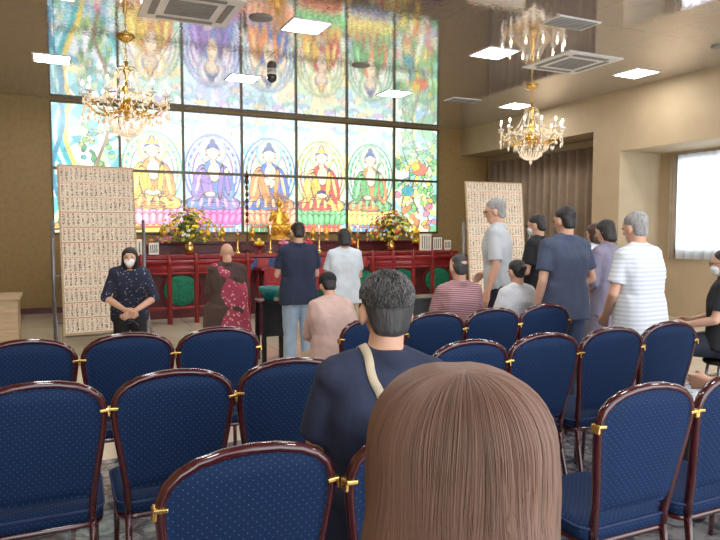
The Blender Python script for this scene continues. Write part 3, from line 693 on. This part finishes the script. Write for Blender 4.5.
# ---------------------------------------------------------------- small tables
TEAL=mat('teal_ceramic',C(20,120,120),.25,0,.15,9)
def stand_table(x,y,w,d,h,label,ap=.12):
    e=empty('incense_table',(x,y,0)); Geo().bx(-w/2,w/2,-d/2,d/2,h-.03,h).build('table_top',BLACK,False,.006,parent=e)
    for sx in(-1,1):
        for sy in(-1,1): Geo().bx(sx*(w/2-.04)-.022,sx*(w/2-.04)+.022,sy*(d/2-.04)-.022,sy*(d/2-.04)+.022,0,h-.03).build('leg',BLACK,False,parent=e)
    Geo().bx(-w/2+.04,w/2-.04,-d/2+.03,d/2-.03,h-ap,h-.03).build('apron',BLACK,False,parent=e)
    return tag(e,label,'table')
stand_table(2.17,6.98,.36,.34,.70,'small black lacquer table holding a teal bowl',.40)
lathe_obj('incense_bowl',[(.05,0),(.06,.02),(.11,.09),(.12,.15),(.10,.15),(.09,.09)],(2.13,6.98,.70),TEAL,'teal ceramic incense bowl on black table','bowl')
stand_table(3.9,6.9,.9,.4,.66,'wide low black lacquer incense table',.25)
lathe_obj('incense_bowl',[(.04,0),(.05,.02),(.08,.07),(.085,.11),(.07,.11),(.06,.06)],(3.75,6.9,.66),BRASS,'small brass incense bowl on black table','bowl')
stand_table(4.84,5.75,.45,.35,.82,'black incense table beside standing worshippers',.30)
lathe_obj('tea_caddy',[(.06,0),(.065,.02),(.065,.16),(.055,.17),(.06,.175),(.06,.21),(.02,.22)],(4.84,5.75,.82),TEAL,'teal lidded ceramic jar on black table','jar')
def stool(x,y,rz=0,h=.44):
    e=empty('stool',(x,y,0),rz); Geo().lathe([(.13,h-.06),(.145,h-.05),(.145,h-.03),(.12,h-.015)],n=24).build('seat',BLACK,parent=e)
    for k in range(4):
        a=math.pi/4+k*math.pi/2; Geo().tube([(.10*math.cos(a),.10*math.sin(a),h-.06),(.15*math.cos(a),.15*math.sin(a),0)],.012,8).build('leg',GREYM,parent=e)
    return tag(e,'round black stool under a seated worshipper','stool','round black stools')
# ---------------------------------------------------------------- people
HB=mat('black_hair',C(38,33,32),.5,0,.5,60,.5,140,stretch=(1,1,.15))
HG=mat('grey_hair',C(150,148,146),.6,0,.35,60,.5,140,stretch=(1,1,.2))
HDG=mat('dark_grey_hair',C(66,64,64),.6,0,.4,60,.5,140,stretch=(1,1,.2))
HBR=mat('brown_hair',C(72,48,36),.5,0,.4,60,.5,140,stretch=(1,1,.15))
SHB=mat('black_shoe_leather',C(20,20,22),.4,0,.1,5)
ARM={'down':((.06,-.03,-.27),(.01,.07,-.23)),'front':((.05,.03,-.26),(-.14,.21,.03)),'clasp':((.09,-.01,-.25),(-.20,.15,-.12)),
     'lap':((.05,.05,-.25),(-.07,.21,-.06)),'pray':((.05,.05,-.25),(-.19,.17,.14)),'bag':((.06,.02,-.26),(-.10,.14,-.18))}
PN=[0]
def person(label,loc,face=0,H=1.68,seated=False,lean=0.0,hp=.1,hy=0.0,arms=('down','down'),shirt=None,sleeve=.72,pants=None,hair='short',hm=None,female=False,fat=1.0,
           tuck=False,skirt=None,cap=None,mask=False,glasses=False,skin=None,shoes=None,collar=True,shirtname='shirt',longrobe=None,shift=0.0,swf=1.0,hz_=0.0):
    PN[0]+=1; sd=PN[0]
    s=H/1.7; hm=hm or HB; skin=skin or SKIN; sw=.165*(.90 if female else 1.0)*swf
    hipz=.545 if seated else .90*s
    TM=Matrix.Translation((0,0,hipz))@Matrix.Rotation(-lean,4,'X')@Matrix.Rotation(shift,4,'Y')@Matrix.Scale(s,4)
    f=fat
    def tp(x,y,z): return TM@Vector((x,y,z))
    lv=[(.02,.085*f,.10*f),(.10,.075*f,.098*f),(.20,.055*f,.095*f),(.36,.075*f,.105*f),(.45,.095*f*swf,.085)]
    def torso(add,lvl=lv):
        G=[]
        for a,b in zip(lvl[:-1],lvl[1:]):
            G.append([('s',tp(sx*q[1],0,q[0]),(q[2]+add)*s) for q in(a,b) for sx in(-1,1)])
        q=lvl[-1]; G.append([('s',tp(sx*q[1],0,q[0]),(q[2]+add)*s) for sx in(-1,1)]+[('s',tp(sx*sw,-.005,.475),(.052+add)*s) for sx in(-1,1)])
        G.append([('s',tp(sx*sw,-.005,.48),(.043+add)*s) for sx in(-1,1)]+[('s',tp(0,-.005,.53),(.056+add*.5)*s)])
        return G
    legs=[]
    for sx in(-1,1):
        if seated: legs.append([Vector((sx*.09,0.0,hipz)),Vector((sx*.13,.40*s,.50)),Vector((sx*.13,.38*s,.08))])
        else: legs.append([Vector((sx*.088*s,0,hipz)),Vector((sx*.095*s,.015,.48*s)),Vector((sx*.10*s,-.015,.08))])
    B=torso(0.0); hands=[]
    AR=[]
    for sx,a in zip((-1,1),arms):
        e_,w_=(ARM[a] if isinstance(a,str) else a); Sh=tp(sx*(sw+.005),0,.47); E=Sh+Vector((sx*e_[0],e_[1],e_[2]))*s; W=E+Vector((sx*w_[0],w_[1],w_[2]))*s
        AR.append((Sh,E,W)); B+= [[('s',Sh,.048*s),('s',E,.036*s)],[('s',E,.037*s),('s',E.lerp(W,.35),.036*s),('s',W,.025*s)]]
        d=(W-E).normalized(); ref=Vector((0,1,0)) if abs(d.z)>.7 else Vector((0,0,1)); xx=(ref-d*ref.dot(d)).normalized(); yy=d.cross(xx)
        HMx=Matrix((( xx.x,yy.x,d.x,W.x),(xx.y,yy.y,d.y,W.y),(xx.z,yy.z,d.z,W.z),(0,0,0,1)))@Matrix.Scale(s,4); cs=-sx
        def P(x,y,z): return HMx@Vector((x,y*cs,z))
        hands.append([('s',P(0,0,-.02),.024*s),('s',P(.022,0,.045),.017*s),('s',P(-.022,0,.045),.016*s)])
        hands.append([('s',P(.022,0,.04),.016*s),('s',P(-.024,0,.04),.015*s),('s',P(.030,0,.088),.0115*s),('s',P(-.030,0,.082),.0105*s)])
        for k,(fx,fl) in enumerate(((.030,.070),(.010,.078),(-.011,.072),(-.030,.056))):
            z0=.088-.003*abs(k-1); a0=P(fx,0,z0); c1=.35; c2=.95
            a1=P(fx*1.05,math.sin(c1)*fl*.45,z0+math.cos(c1)*fl*.45); a2=P(fx*1.05,math.sin(c1)*fl*.45+math.sin(c2)*fl*.5,z0+math.cos(c1)*fl*.45+math.cos(c2)*fl*.5)
            hands+= [[('s',a0,.0095*s),('s',a1,.0088*s)],[('s',a1,.0088*s),('s',a2,.007*s)]]
        t0=P(.022,.004,.02); t1=P(.046,.016,.052); t2=P(.050,.03,.082); hands+= [[('s',t0,.014*s),('s',t1,.0105*s)],[('s',t1,.0105*s),('s',t2,.008*s)]]
    for Lg in legs:
        B+= [[('s',Lg[0],.085*f*s),('s',Lg[1],.055*s)],[('s',Lg[1],.055*s),('s',Lg[1].lerp(Lg[2],.3)+Vector((0,-.01,0)),.054*s),('s',Lg[2],.035*s)],
             [('s',Lg[2]+Vector((0,-.02,-.03)),.033),('s',Lg[2]+Vector((0,.10,-.045)),.028),('s',Lg[2],.034)]]
    HP=tp(0,.012,.672+hz_); HM=Matrix.Translation(HP)@Matrix.Rotation(hy,4,'Z')@Matrix.Rotation(-hp,4,'X')@Matrix.Scale(s*(.93 if female else .96),4)
    def e(c,r): return ('e',HM@Matrix.Translation(c),r)
    B+= [[('s',tp(0,-.005,.52),.056*s),e((0,-.02,-.05),(.052,.055,.04))],[e((0,-.01,.03),(.074,.093,.085))],[e((0,.02,.0),(.066,.062,.07)),e((0,.045,-.082),(.032,.032,.03))],
         [e((0,.084,.015),(.008,.008,.02)),e((0,.100,-.028),(.014,.012,.010))],[e((0,.079,-.06),(.024,.012,.007))],[e((0,.078,.035),(.045,.012,.010))]]
    for sx in(-1,1): B.append([e((sx*.076,-.006,-.012),(.012,.020,.032))])
    bm1=blobmesh('person',B,.0085,2); hm1=blobmesh('h',hands,.0042,1)
    bm=bmesh.new(); bm.from_mesh(bm1); bm.from_mesh(hm1); bm.to_mesh(bm1); bm.free(); bpy.data.meshes.remove(hm1)
    bm1.polygons.foreach_set('use_smooth',[True]*len(bm1.polygons)); bm1.materials.clear(); bm1.materials.append(skin)
    ob=bpy.data.objects.new('person',bm1); COL.objects.link(ob); ob.location=(loc[0],loc[1],0); ob.rotation_euler=(0,0,face); tag(ob,label,'person')
    for sx in(-1,1):
        q=Geo(); q.ell((0,0,0),(.012,.006,.005),10,6); o=q.build('eye',DARKEYE,parent=ob); o.matrix_local=HM@Matrix.Translation((sx*.030,.0845,.012))
    if shirt:
        ad=.016
        if tuck: lvl=[(.05,.085*f,.098*f)]+lv[1:]; G=torso(ad,lvl)
        else:
            G=torso(ad,lv)
            ax=(tp(0,0,1)-tp(0,0,0))
            hz=-.10 if not seated else -.03
            G.append([('d',tp(sx*.085*f,0,hz),ax,(.122*f)*s) for sx in(-1,1)]+[('s',tp(sx*.075*f,0,.14),(.098*f+ad)*s) for sx in(-1,1)])
        for (Sh,E,W) in AR:
            if sleeve<=1: q=Sh.lerp(E,sleeve); G.append([('s',Sh,.060*s),('d',q,E-Sh,.066*s)])
            else:
                G.append([('s',Sh,.060*s),('s',E,.052*s)]); G.append([('s',E,.052*s),('d',E.lerp(W,min(.97,sleeve-1)),W-E,.044*s)])
        if collar:
            G.append([('d',tp(0,-.005,.515),(0,.15,1),.075*s),('d',tp(0,-.012,.558),(0,.15,1),.066*s)])
        blob(shirtname,G,.009,shirt,ob,3,fold=.0055*s,seed=sd)
    if longrobe:
        G=[[('s',Vector((sx*.10,0,hipz)),.15) for sx in(-1,1)]+[('s',Vector((sx*.17,.40*s,.50)),.10) for sx in(-1,1)],
           [('s',Vector((sx*.17,.40*s,.50)),.10) for sx in(-1,1)]+[('d',Vector((sx*.17,.42*s,.04)),(0,0,1),.13) for sx in(-1,1)]+[('d',Vector((sx*.14,-.02,.15)),(0,0,1),.14) for sx in(-1,1)]+[('s',Vector((sx*.10,0,hipz)),.15) for sx in(-1,1)]]
        blob('robe_skirt',G,.013,longrobe,ob,3,fold=.008,seed=sd+50)
    if pants:
        G=[[('s',tp(sx*.08*f,0,.0),.108*f*s) for sx in(-1,1)]+[('d',tp(sx*.07*f,0,.10),tp(0,0,1)-tp(0,0,0),(.108*f)*s) for sx in(-1,1)]]
        for Lg in legs:
            G+= [[('s',Lg[0],.098*f*s),('s',Lg[1],.072*s)],[('s',Lg[1],.072*s),('d',Lg[2]+Vector((0,0,-.02)),(0,0,1),.064*s)]]
        blob('trousers',G,.011,pants,ob,3,fold=.006,seed=sd+90)
    if skirt:
        G=[[('s',tp(sx*.07,0,.05),.12*s) for sx in(-1,1)]+[('d',Vector((sx*.10,0,.30*s)),(0,0,1),.17*s) for sx in(-1,1)]]
        blob('dress_skirt',G,.012,skirt,ob,3,fold=.008,seed=sd+70)
    for Lg in legs:
        a=Lg[2]; blob('shoe',[[('s',(a.x,a.y-.025,.042),.042),('s',(a.x,a.y+.0,.085),.045),('s',(a.x,a.y+.12,.035),.035)]],.008,shoes or SHB,ob,2)
    if hair:
        G=[[e((0,-.018,.045),(.080,.096,.080))]]
        if hair=='bald': G=None
        elif hair=='short': G=[[e((0,-.020,.048),(.081,.095,.078))],[e((0,-.045,.015),(.077,.058,.055)),e((0,-.050,-.052),(.058,.046,.030))]]
        elif hair=='thin': G=[[e((0,-.045,.01),(.079,.060,.055)),e((0,-.05,-.045),(.056,.044,.03))],[e((0,-.03,.06),(.07,.073,.058))]]
        elif hair=='bob':
            G+= [[e((0,-.045,.03),(.084,.066,.06)),e((0,-.05,-.095),(.076,.050,.035))]]
            for sx in(-1,1): G.append([e((sx*.057,-.014,.04),(.028,.05,.045)),e((sx*.074,-.026,-.075),(.018,.036,.03))])
        elif hair=='tied': G+= [[e((0,-.05,.01),(.076,.058,.06)),e((0,-.05,-.045),(.05,.042,.03))],[e((0,-.115,.02),(.03,.03,.03))]]
        if G: blob('hair',G,.006,hm,ob,2,fold=.0045,seed=sd+30)
    if cap:
        G=[[e((0,-.012,.052),(.090,.106,.080))],[e((0,.08,.055),(.065,.05,.010))]]
        blob('cap',G,.006,cap,ob,2)
    if mask:
        blob('face_mask',[[e((0,.060,-.035),(.058,.048,.036)),e((0,.060,-.062),(.042,.044,.034))]],.005,WHITE,ob,2)
    if glasses:
        g=Geo()
        for sx in(-1,1):
            g.tube([HM@Vector((sx*.032+.021*math.cos(t),.101,.010+.016*math.sin(t))) for t in [2*math.pi*j/14 for j in range(14)]],.0018,5,closed=True)
            g.tube([HM@Vector((sx*.053,.10,.012)),HM@Vector((sx*.078,.04,.010)),HM@Vector((sx*.080,-.01,.0))],.0018,5)
        g.tube([HM@Vector((-.011,.102,.012)),HM@Vector((.011,.102,.012))],.0018,5); g.build('eyeglasses',BLACK,parent=ob)
    return ob,HM,TM,AR
def cloth(n,c,**k): return mat(n,c,k.pop('rough',.85),0,k.pop('var',.12),k.pop('scale',7),k.pop('bump',.15),k.pop('bscale',14),**k)
NAVYC=cloth('navy_cotton',C(38,46,70)); BLACKC=cloth('black_cotton',C(32,32,36)); JEAN=cloth('light_denim',C(156,178,202)); DJEAN=cloth('dark_denim',C(60,72,98))
WHITEC=cloth('white_cotton',C(222,226,230)); PALEB=cloth('pale_white_blouse_cotton',C(212,222,230)); PINK=cloth('dusty_pink_knit',C(200,170,160)); GREYT=cloth('grey_trouser_wool',C(124,126,132))
DTR=cloth('dark_navy_trousers',C(44,48,64)); BEIGE=cloth('beige_cotton',C(200,184,158)); SLATE=cloth('slate_navy_pique',C(74,84,108)); MAUVE=cloth('mauve_grey_cotton',C(134,128,148))
BROWNR=cloth('dark_monk_robe',C(78,60,56))
STR1=stripe_mat('red_white_stripes',C(138,66,72),C(184,158,162),2,70,.5)
STR2=stripe_mat('grey_white_stripes',C(198,206,216),C(220,225,230),2,34,.4)
LSH=dot_mat('pale_grey_check',C(190,196,200),C(168,174,182),60,.16,.85)
FLOR=dot_mat('navy_floral_print',C(36,42,64),C(160,168,190),40,.21,vor=True)
KESA=dot_mat('crimson_patterned_brocade',C(168,62,88),C(224,180,176),24,.27,vor=True)
R_=math.radians
obw,HMw,TMw,ARw=person('woman in navy floral blouse and face mask, bowing, holding bag',(.56,6.15),R_(170),1.43,lean=.50,hp=-.02,shift=-.06,arms=('clasp','clasp'),shirt=FLOR,sleeve=1.1,pants=BLACKC,hair='bob',female=True,mask=True,fat=.98,collar=False,shirtname='blouse')
wr_=(ARw[0][2]+ARw[1][2])/2; rot=Matrix.Rotation(R_(170),4,'Z'); wpos=Vector((.56,6.15,0))+rot@(wr_+Vector((0,.09,-.12)))
hb=blob('handbag',[[('s',(-.11,0,-.10),.035),('s',(.11,0,-.10),.035),('s',(-.13,0,-.26),.045),('s',(.13,0,-.26),.045)]],.008,BLACKC,None,2)
hb.location=wpos; hb.rotation_euler=(0,0,R_(170)); Geo().tube([(-.08,0,-.08),(-.07,0,.02),(0,0,.06),(.07,0,.02),(.08,0,-.08)],.007,6).build('handle',BLACK,parent=hb); tag(hb,'soft black handbag hanging from clasped hands','handbag')
ob,HM,TM,AR=person('seated monk with shaved head, dark robe and crimson patterned sash',(1.78,7.5),R_(-10),1.70,seated=True,lean=.02,hp=.15,arms=('front','front'),shirt=BROWNR,sleeve=1.9,hair='bald',longrobe=BROWNR,fat=1.12,shirtname='robe')
tp=lambda x,y,z: TM@Vector((x,y,z))
blob('kesa_sash',[[('s',tp(-.13,-.005,.485),.078),('s',tp(-.02,0,.40),.135),('s',tp(.09,0,.26),.138)],[('s',tp(.0,0,.36),.137),('s',tp(.095,0,.24),.140),('s',tp(.10,0,.02),.142),('s',tp(-.03,0,.06),.138)],[('s',tp(.10,0,.04),.142),('s',tp(-.02,0,.04),.14),('d',Vector((.13,-.03,.20)),(0,0,1),.17),('d',Vector((-.0,-.03,.24)),(0,0,1),.16)]],.010,KESA,ob,3,fold=.006,seed=4)
stool(1.78,7.5)
person('man in navy short-sleeved shirt and pale jeans, praying before the altar',(2.17,6.10),R_(-3),1.58,hp=.3,arms=('pray','pray'),shirt=NAVYC,pants=JEAN,hair='short',fat=1.08)
person('woman in pale white blouse standing with hands together',(2.72,6.2),R_(-8),1.52,hp=.3,arms=('pray','pray'),shirt=PALEB,pants=BEIGE,hair='bob',female=True,fat=1.06,shirtname='blouse',collar=False)
person('seated person in dusty pink top wearing a black cap, leaning forward',(1.82,4.30),R_(-5),1.42,seated=True,lean=.34,hp=.5,arms=('lap','lap'),shirt=PINK,sleeve=1.9,pants=BEIGE,hair='short',cap=BLACKC,female=True,fat=1.2,collar=False,shirtname='cardigan')
stool(1.82,4.30)
# man in front
ob6,HM6,TM6,AR=person('seated man with greying short hair, navy shirt, tan shoulder strap',(.865,1.75),R_(-10),1.78,seated=True,lean=.0,hp=.06,arms=('lap','lap'),shirt=NAVYC,pants=DTR,hair='short',hm=HDG,fat=.93,shift=.06,swf=.86)
tp=lambda x,y,z: TM6@Vector((x,y,z))
STRAP=mat('tan_webbing_strap',C(190,176,150),.85,0,.1,20,.3,200)
shirt6=[c for c in ob6.children if c.name.startswith('shirt')][0]
bvh=BVHTree.FromPolygons([v.co.copy() for v in shirt6.data.vertices],[tuple(p.vertices) for p in shirt6.data.polygons])
ctl=[(-.075,.10,.50),(-.08,.03,.60),(-.075,-.06,.58),(-.055,-.16,.50),(-.01,-.2,.42),(.05,-.2,.34),(.11,-.2,.26),(.17,-.16,.18),(.20,-.05,.11)]
K=48; line=[]
for q in range(K+1):
    t=q/K*(len(ctl)-1); a=min(int(t),len(ctl)-2); pw=tp(*Vector(ctl[a]).lerp(Vector(ctl[a+1]),t-a))
    hit=bvh.find_nearest(pw); line.append(hit[0]+hit[1]*.004)
for _ in range(3): line=[line[0]]+[(line[i-1]+line[i]*2+line[i+1])/4 for i in range(1,K)]+[line[-1]]
vs=[];fs=[]
for q in range(K+1):
    hn=bvh.find_nearest(line[q])[1]; tg=line[min(q+1,K)]-line[max(q-1,0)]; sd=tg.cross(hn).normalized()*.0135
    for j in(-1,0,1):
        p=line[q]+sd*j; hh=bvh.find_nearest(p); vs.append(hh[0]+hh[1]*.0035)
for q in range(K):
    for j in range(2): fs.append((3*q+j,3*q+j+1,3*q+4+j,3*q+3+j))
o=Geo().add(vs,fs).build('shoulder_strap',STRAP,parent=ob6); m_=o.modifiers.new('s','SOLIDIFY'); m_.thickness=.003; m_.offset=0
# woman in front
ob7,HM7,TM7,AR=person('seated woman with shoulder-length brown hair seen from behind',(.445,.655),R_(-22),1.67,seated=True,lean=.0,hp=.05,arms=('lap','lap'),shirt=BLACKC,pants=DTR,hair=None,female=True,collar=False,shirtname='blouse')
person('seated man in red striped polo shirt with grey hair',(2.93,4.36),R_(0),1.62,seated=True,hp=.15,arms=('lap','lap'),shirt=STR1,pants=DTR,hair='thin',hm=HDG,fat=1.15)
stool(2.93,4.36)
person('seated woman in white top with dark tied hair',(3.44,4.26),R_(5),1.52,seated=True,hp=.2,arms=('lap','lap'),shirt=WHITEC,pants=BEIGE,hair='tied',hm=HB,female=True,fat=1.1,collar=False,shirtname='blouse')
stool(3.44,4.26)
person('tall grey-haired man in pale shirt and dark trousers, standing sideways',(3.76,4.92),R_(44),1.80,hp=.20,hy=.15,lean=.05,arms=('down','clasp'),shirt=LSH,sleeve=.85,pants=DTR,hair='short',hm=HG,tuck=True,glasses=True,fat=1.08)
person('man in black shirt with glasses and face mask standing',(4.30,5.02),R_(30),1.66,hp=.25,arms=('front','front'),shirt=BLACKC,pants=BLACKC,hair='short',mask=True,glasses=True)
person('man in slate navy polo shirt and dark jeans standing',(3.58,3.85),R_(-4),1.69,hp=.18,hy=.2,lean=.04,shift=.02,arms=('down','clasp'),shirt=SLATE,pants=DJEAN,hair='short',fat=1.06)
person('woman in white blouse standing in the line',(4.72,4.68),R_(8),1.57,hp=.2,arms=('front','front'),shirt=WHITEC,pants=GREYT,hair='bob',hm=HBR,female=True,collar=False,shirtname='blouse')
person('woman in mauve grey dress with dark hair standing',(4.34,4.13),R_(14),1.60,hp=.25,hy=.2,lean=.06,arms=('clasp','front'),shirt=MAUVE,sleeve=1.2,skirt=MAUVE,hair='bob',female=True,collar=False,shirtname='dress',fat=1.05)
person('grey-haired older man in striped polo and grey trousers standing',(3.62,3.16),R_(6),1.63,hp=.2,lean=.06,shift=-.02,arms=('bag','clasp'),shirt=STR2,pants=GREYT,hair='short',hm=HG,fat=1.16)
person('seated man in black t-shirt wearing glasses and face mask',(4.97,3.50),R_(34),1.70,seated=True,hp=.2,arms=('lap','lap'),shirt=BLACKC,pants=DTR,hair='short',mask=True,glasses=True,collar=False,fat=1.1)
stool(4.97,3.50)
person('seated person in black clothes resting a hand on the knee',(3.10,1.84),R_(10),1.64,seated=True,hp=.2,arms=(((.05,.10,-.22),(-.04,.20,-.04)),'lap'),shirt=BLACKC,sleeve=.6,pants=BLACKC,hair='short',fat=1.1,collar=False)
# ---------------------------------------------------------------- strand hair
def strand_mat(name,c0,c1,c2,rough=.38):
    m,nt,b=base(name); N=nt.nodes.new; L=nt.links.new
    at=N('ShaderNodeAttribute'); at.attribute_name='rnd'; cr=N('ShaderNodeValToRGB'); el=cr.color_ramp.elements
    el[0].color=c0; el[1].color=c2; k=el.new(.55); k.color=c1; L(at.outputs['Fac'],cr.inputs[0]); L(cr.outputs[0],b.inputs['Base Color']); b.inputs['Roughness'].default_value=rough; return m
def strands(name,P,rad,A,Bv,rnd,material,parent):
    N_,K,_=P.shape; a=A[:,None,:]*rad; bb=Bv[:,None,:]*rad
    V=np.stack([P+a,P-.5*a+.87*bb,P-.5*a-.87*bb],2).reshape(-1,3)
    s=np.arange(N_)[:,None]*K*3+np.arange(K-1)[None,:]*3; s=s.reshape(-1); F=[]
    for j in range(3):
        j2=(j+1)%3; F.append(np.stack([s+j,s+j2,s+3+j2,s+3+j],-1))
    F=np.concatenate(F); me=bpy.data.meshes.new(name); me.from_pydata(V.tolist(),[],F.tolist()); me.materials.append(material)
    me.polygons.foreach_set('use_smooth',[True]*len(F))
    at=me.attributes.new('rnd','FLOAT','POINT'); at.data.foreach_set('value',np.repeat(rnd,K*3).astype(np.float32))
    o=bpy.data.objects.new(name,me); COL.objects.link(o); o.parent=parent; o['kind']='stuff'; return o
N_=30000; K=22; th=rng.uniform(0,2*np.pi,N_)
depth=rng.uniform(0,1,N_)**.5
t=np.linspace(0,1,K)[None,:]
arc=t*(.175+.23)
R0=(.123+.004*depth)[:,None]; ph=np.minimum(arc/.118,np.pi/2)
rr=R0*np.sin(ph)**.80; drop=.108*(1-np.cos(ph)); below=np.clip(arc-.118*np.pi/2,0,None)
h=drop+below*(1+.05*(rng.rand(N_,1)-.5)); rr=rr+below*.07+.004*np.sin(h*26+1.2*np.sin(th*4)[:,None])*np.clip(below*12,0,1)-np.clip(below-.15,0,None)*.25
thb=th[:,None]+.03*np.sin(h*18+np.sin(th*6)[:,None]*2)*np.clip(h*5,0,1)+.010*np.sin(h*24+rng.uniform(0,6,(N_,1)))*np.clip(h*6,0,1)+rng.normal(0,.012,(N_,1))*t
P=np.stack([rr*np.cos(thb), rr*.98*np.sin(thb)-.012+.03*(1-t)**2*rng.uniform(-1,1,(N_,1)), .134+(.002*depth[:,None])-h],-1)
fr=(np.sin(th)>.6); P=P[~fr]; rnd7=(.54+.05*np.sin(th*5+1)+.03*np.sin(th*17)+rng.normal(0,.08,N_))[~fr]; thk=th[~fr]
M3=np.array(HM7.to_3x3()); P=P@M3.T+np.array(HM7.translation)
A=np.stack([np.cos(thk),np.sin(thk),.3+0*thk],-1)@M3.T; Bv=np.stack([-np.sin(thk),np.cos(thk),0*thk],-1)@M3.T
BRH=strand_mat('brown_hair_strands',C(82,60,50),C(122,92,76),C(158,126,106),.5)
strands('hair',P,.0007,A,Bv,np.clip(rnd7,0,1),BRH,ob7)
def e7(c,r): return ('e',HM7@Matrix.Translation(c),r)
blob('hair_underlayer',[[e7((0,-.013,.024),(.118,.116,.106)),e7((0,-.015,-.16),(.121,.103,.06))]],.008,mat('brown_underhair',C(104,78,65),.6,0,.1,60,stretch=(1,1,.1)),ob7,2)
N_=12000; u=rng.normal(0,1,(N_,3)); u/=np.linalg.norm(u,axis=1)[:,None]
keep=~((u[:,1]>.45)&(u[:,2]<.62))&~(u[:,2]<-.30)&~((np.abs(u[:,0])>.80)&(u[:,2]<.0)&(u[:,1]>-.3)); u=u[keep]; n=len(u)
c=np.array([0,-.020,.048]); r3=np.array([.0805,.0945,.0775]); p0=c+u*r3
dirv=np.stack([u[:,0]*.6,-.55+u[:,1]*.2,np.where(u[:,2]>.75,-.15,-1.0)],-1)+rng.normal(0,.12,(n,3)); dirv-=u*np.sum(dirv*u,axis=1)[:,None]*.9; dirv/=np.linalg.norm(dirv,axis=1)[:,None]
ln=np.where(u[:,2]>.3,.018,.012)[:,None]
P=np.stack([p0,p0+dirv*ln*.5+u*.003,p0+dirv*ln+u*.002],1)
M3=np.array(HM6.to_3x3()); P=P@M3.T+np.array(HM6.translation)
tb=np.cross(dirv,u); tb/=np.linalg.norm(tb,axis=1)[:,None]+1e-6
strands('hair_strands',P,.0008,u@M3.T,tb@M3.T,rng.rand(n)**1.3,strand_mat('salt_pepper_strands',C(34,32,32),C(64,62,62),C(145,143,141),.55),ob6)
# ---------------------------------------------------------------- world, camera
w=bpy.data.worlds.new('world'); S.world=w; w.use_nodes=True; bg=w.node_tree.nodes['Background']; bg.inputs[0].default_value=(.92,.95,1,1); bg.inputs[1].default_value=4.5
cam=bpy.data.cameras.new('camera'); co=bpy.data.objects.new('camera',cam); COL.objects.link(co)
cam.sensor_width=36; cam.lens=32.0; cam.clip_start=.05
co.location=(0,0,1.5); co.rotation_euler=(math.radians(90-3.67),0,math.radians(-25.1)); S.camera=co
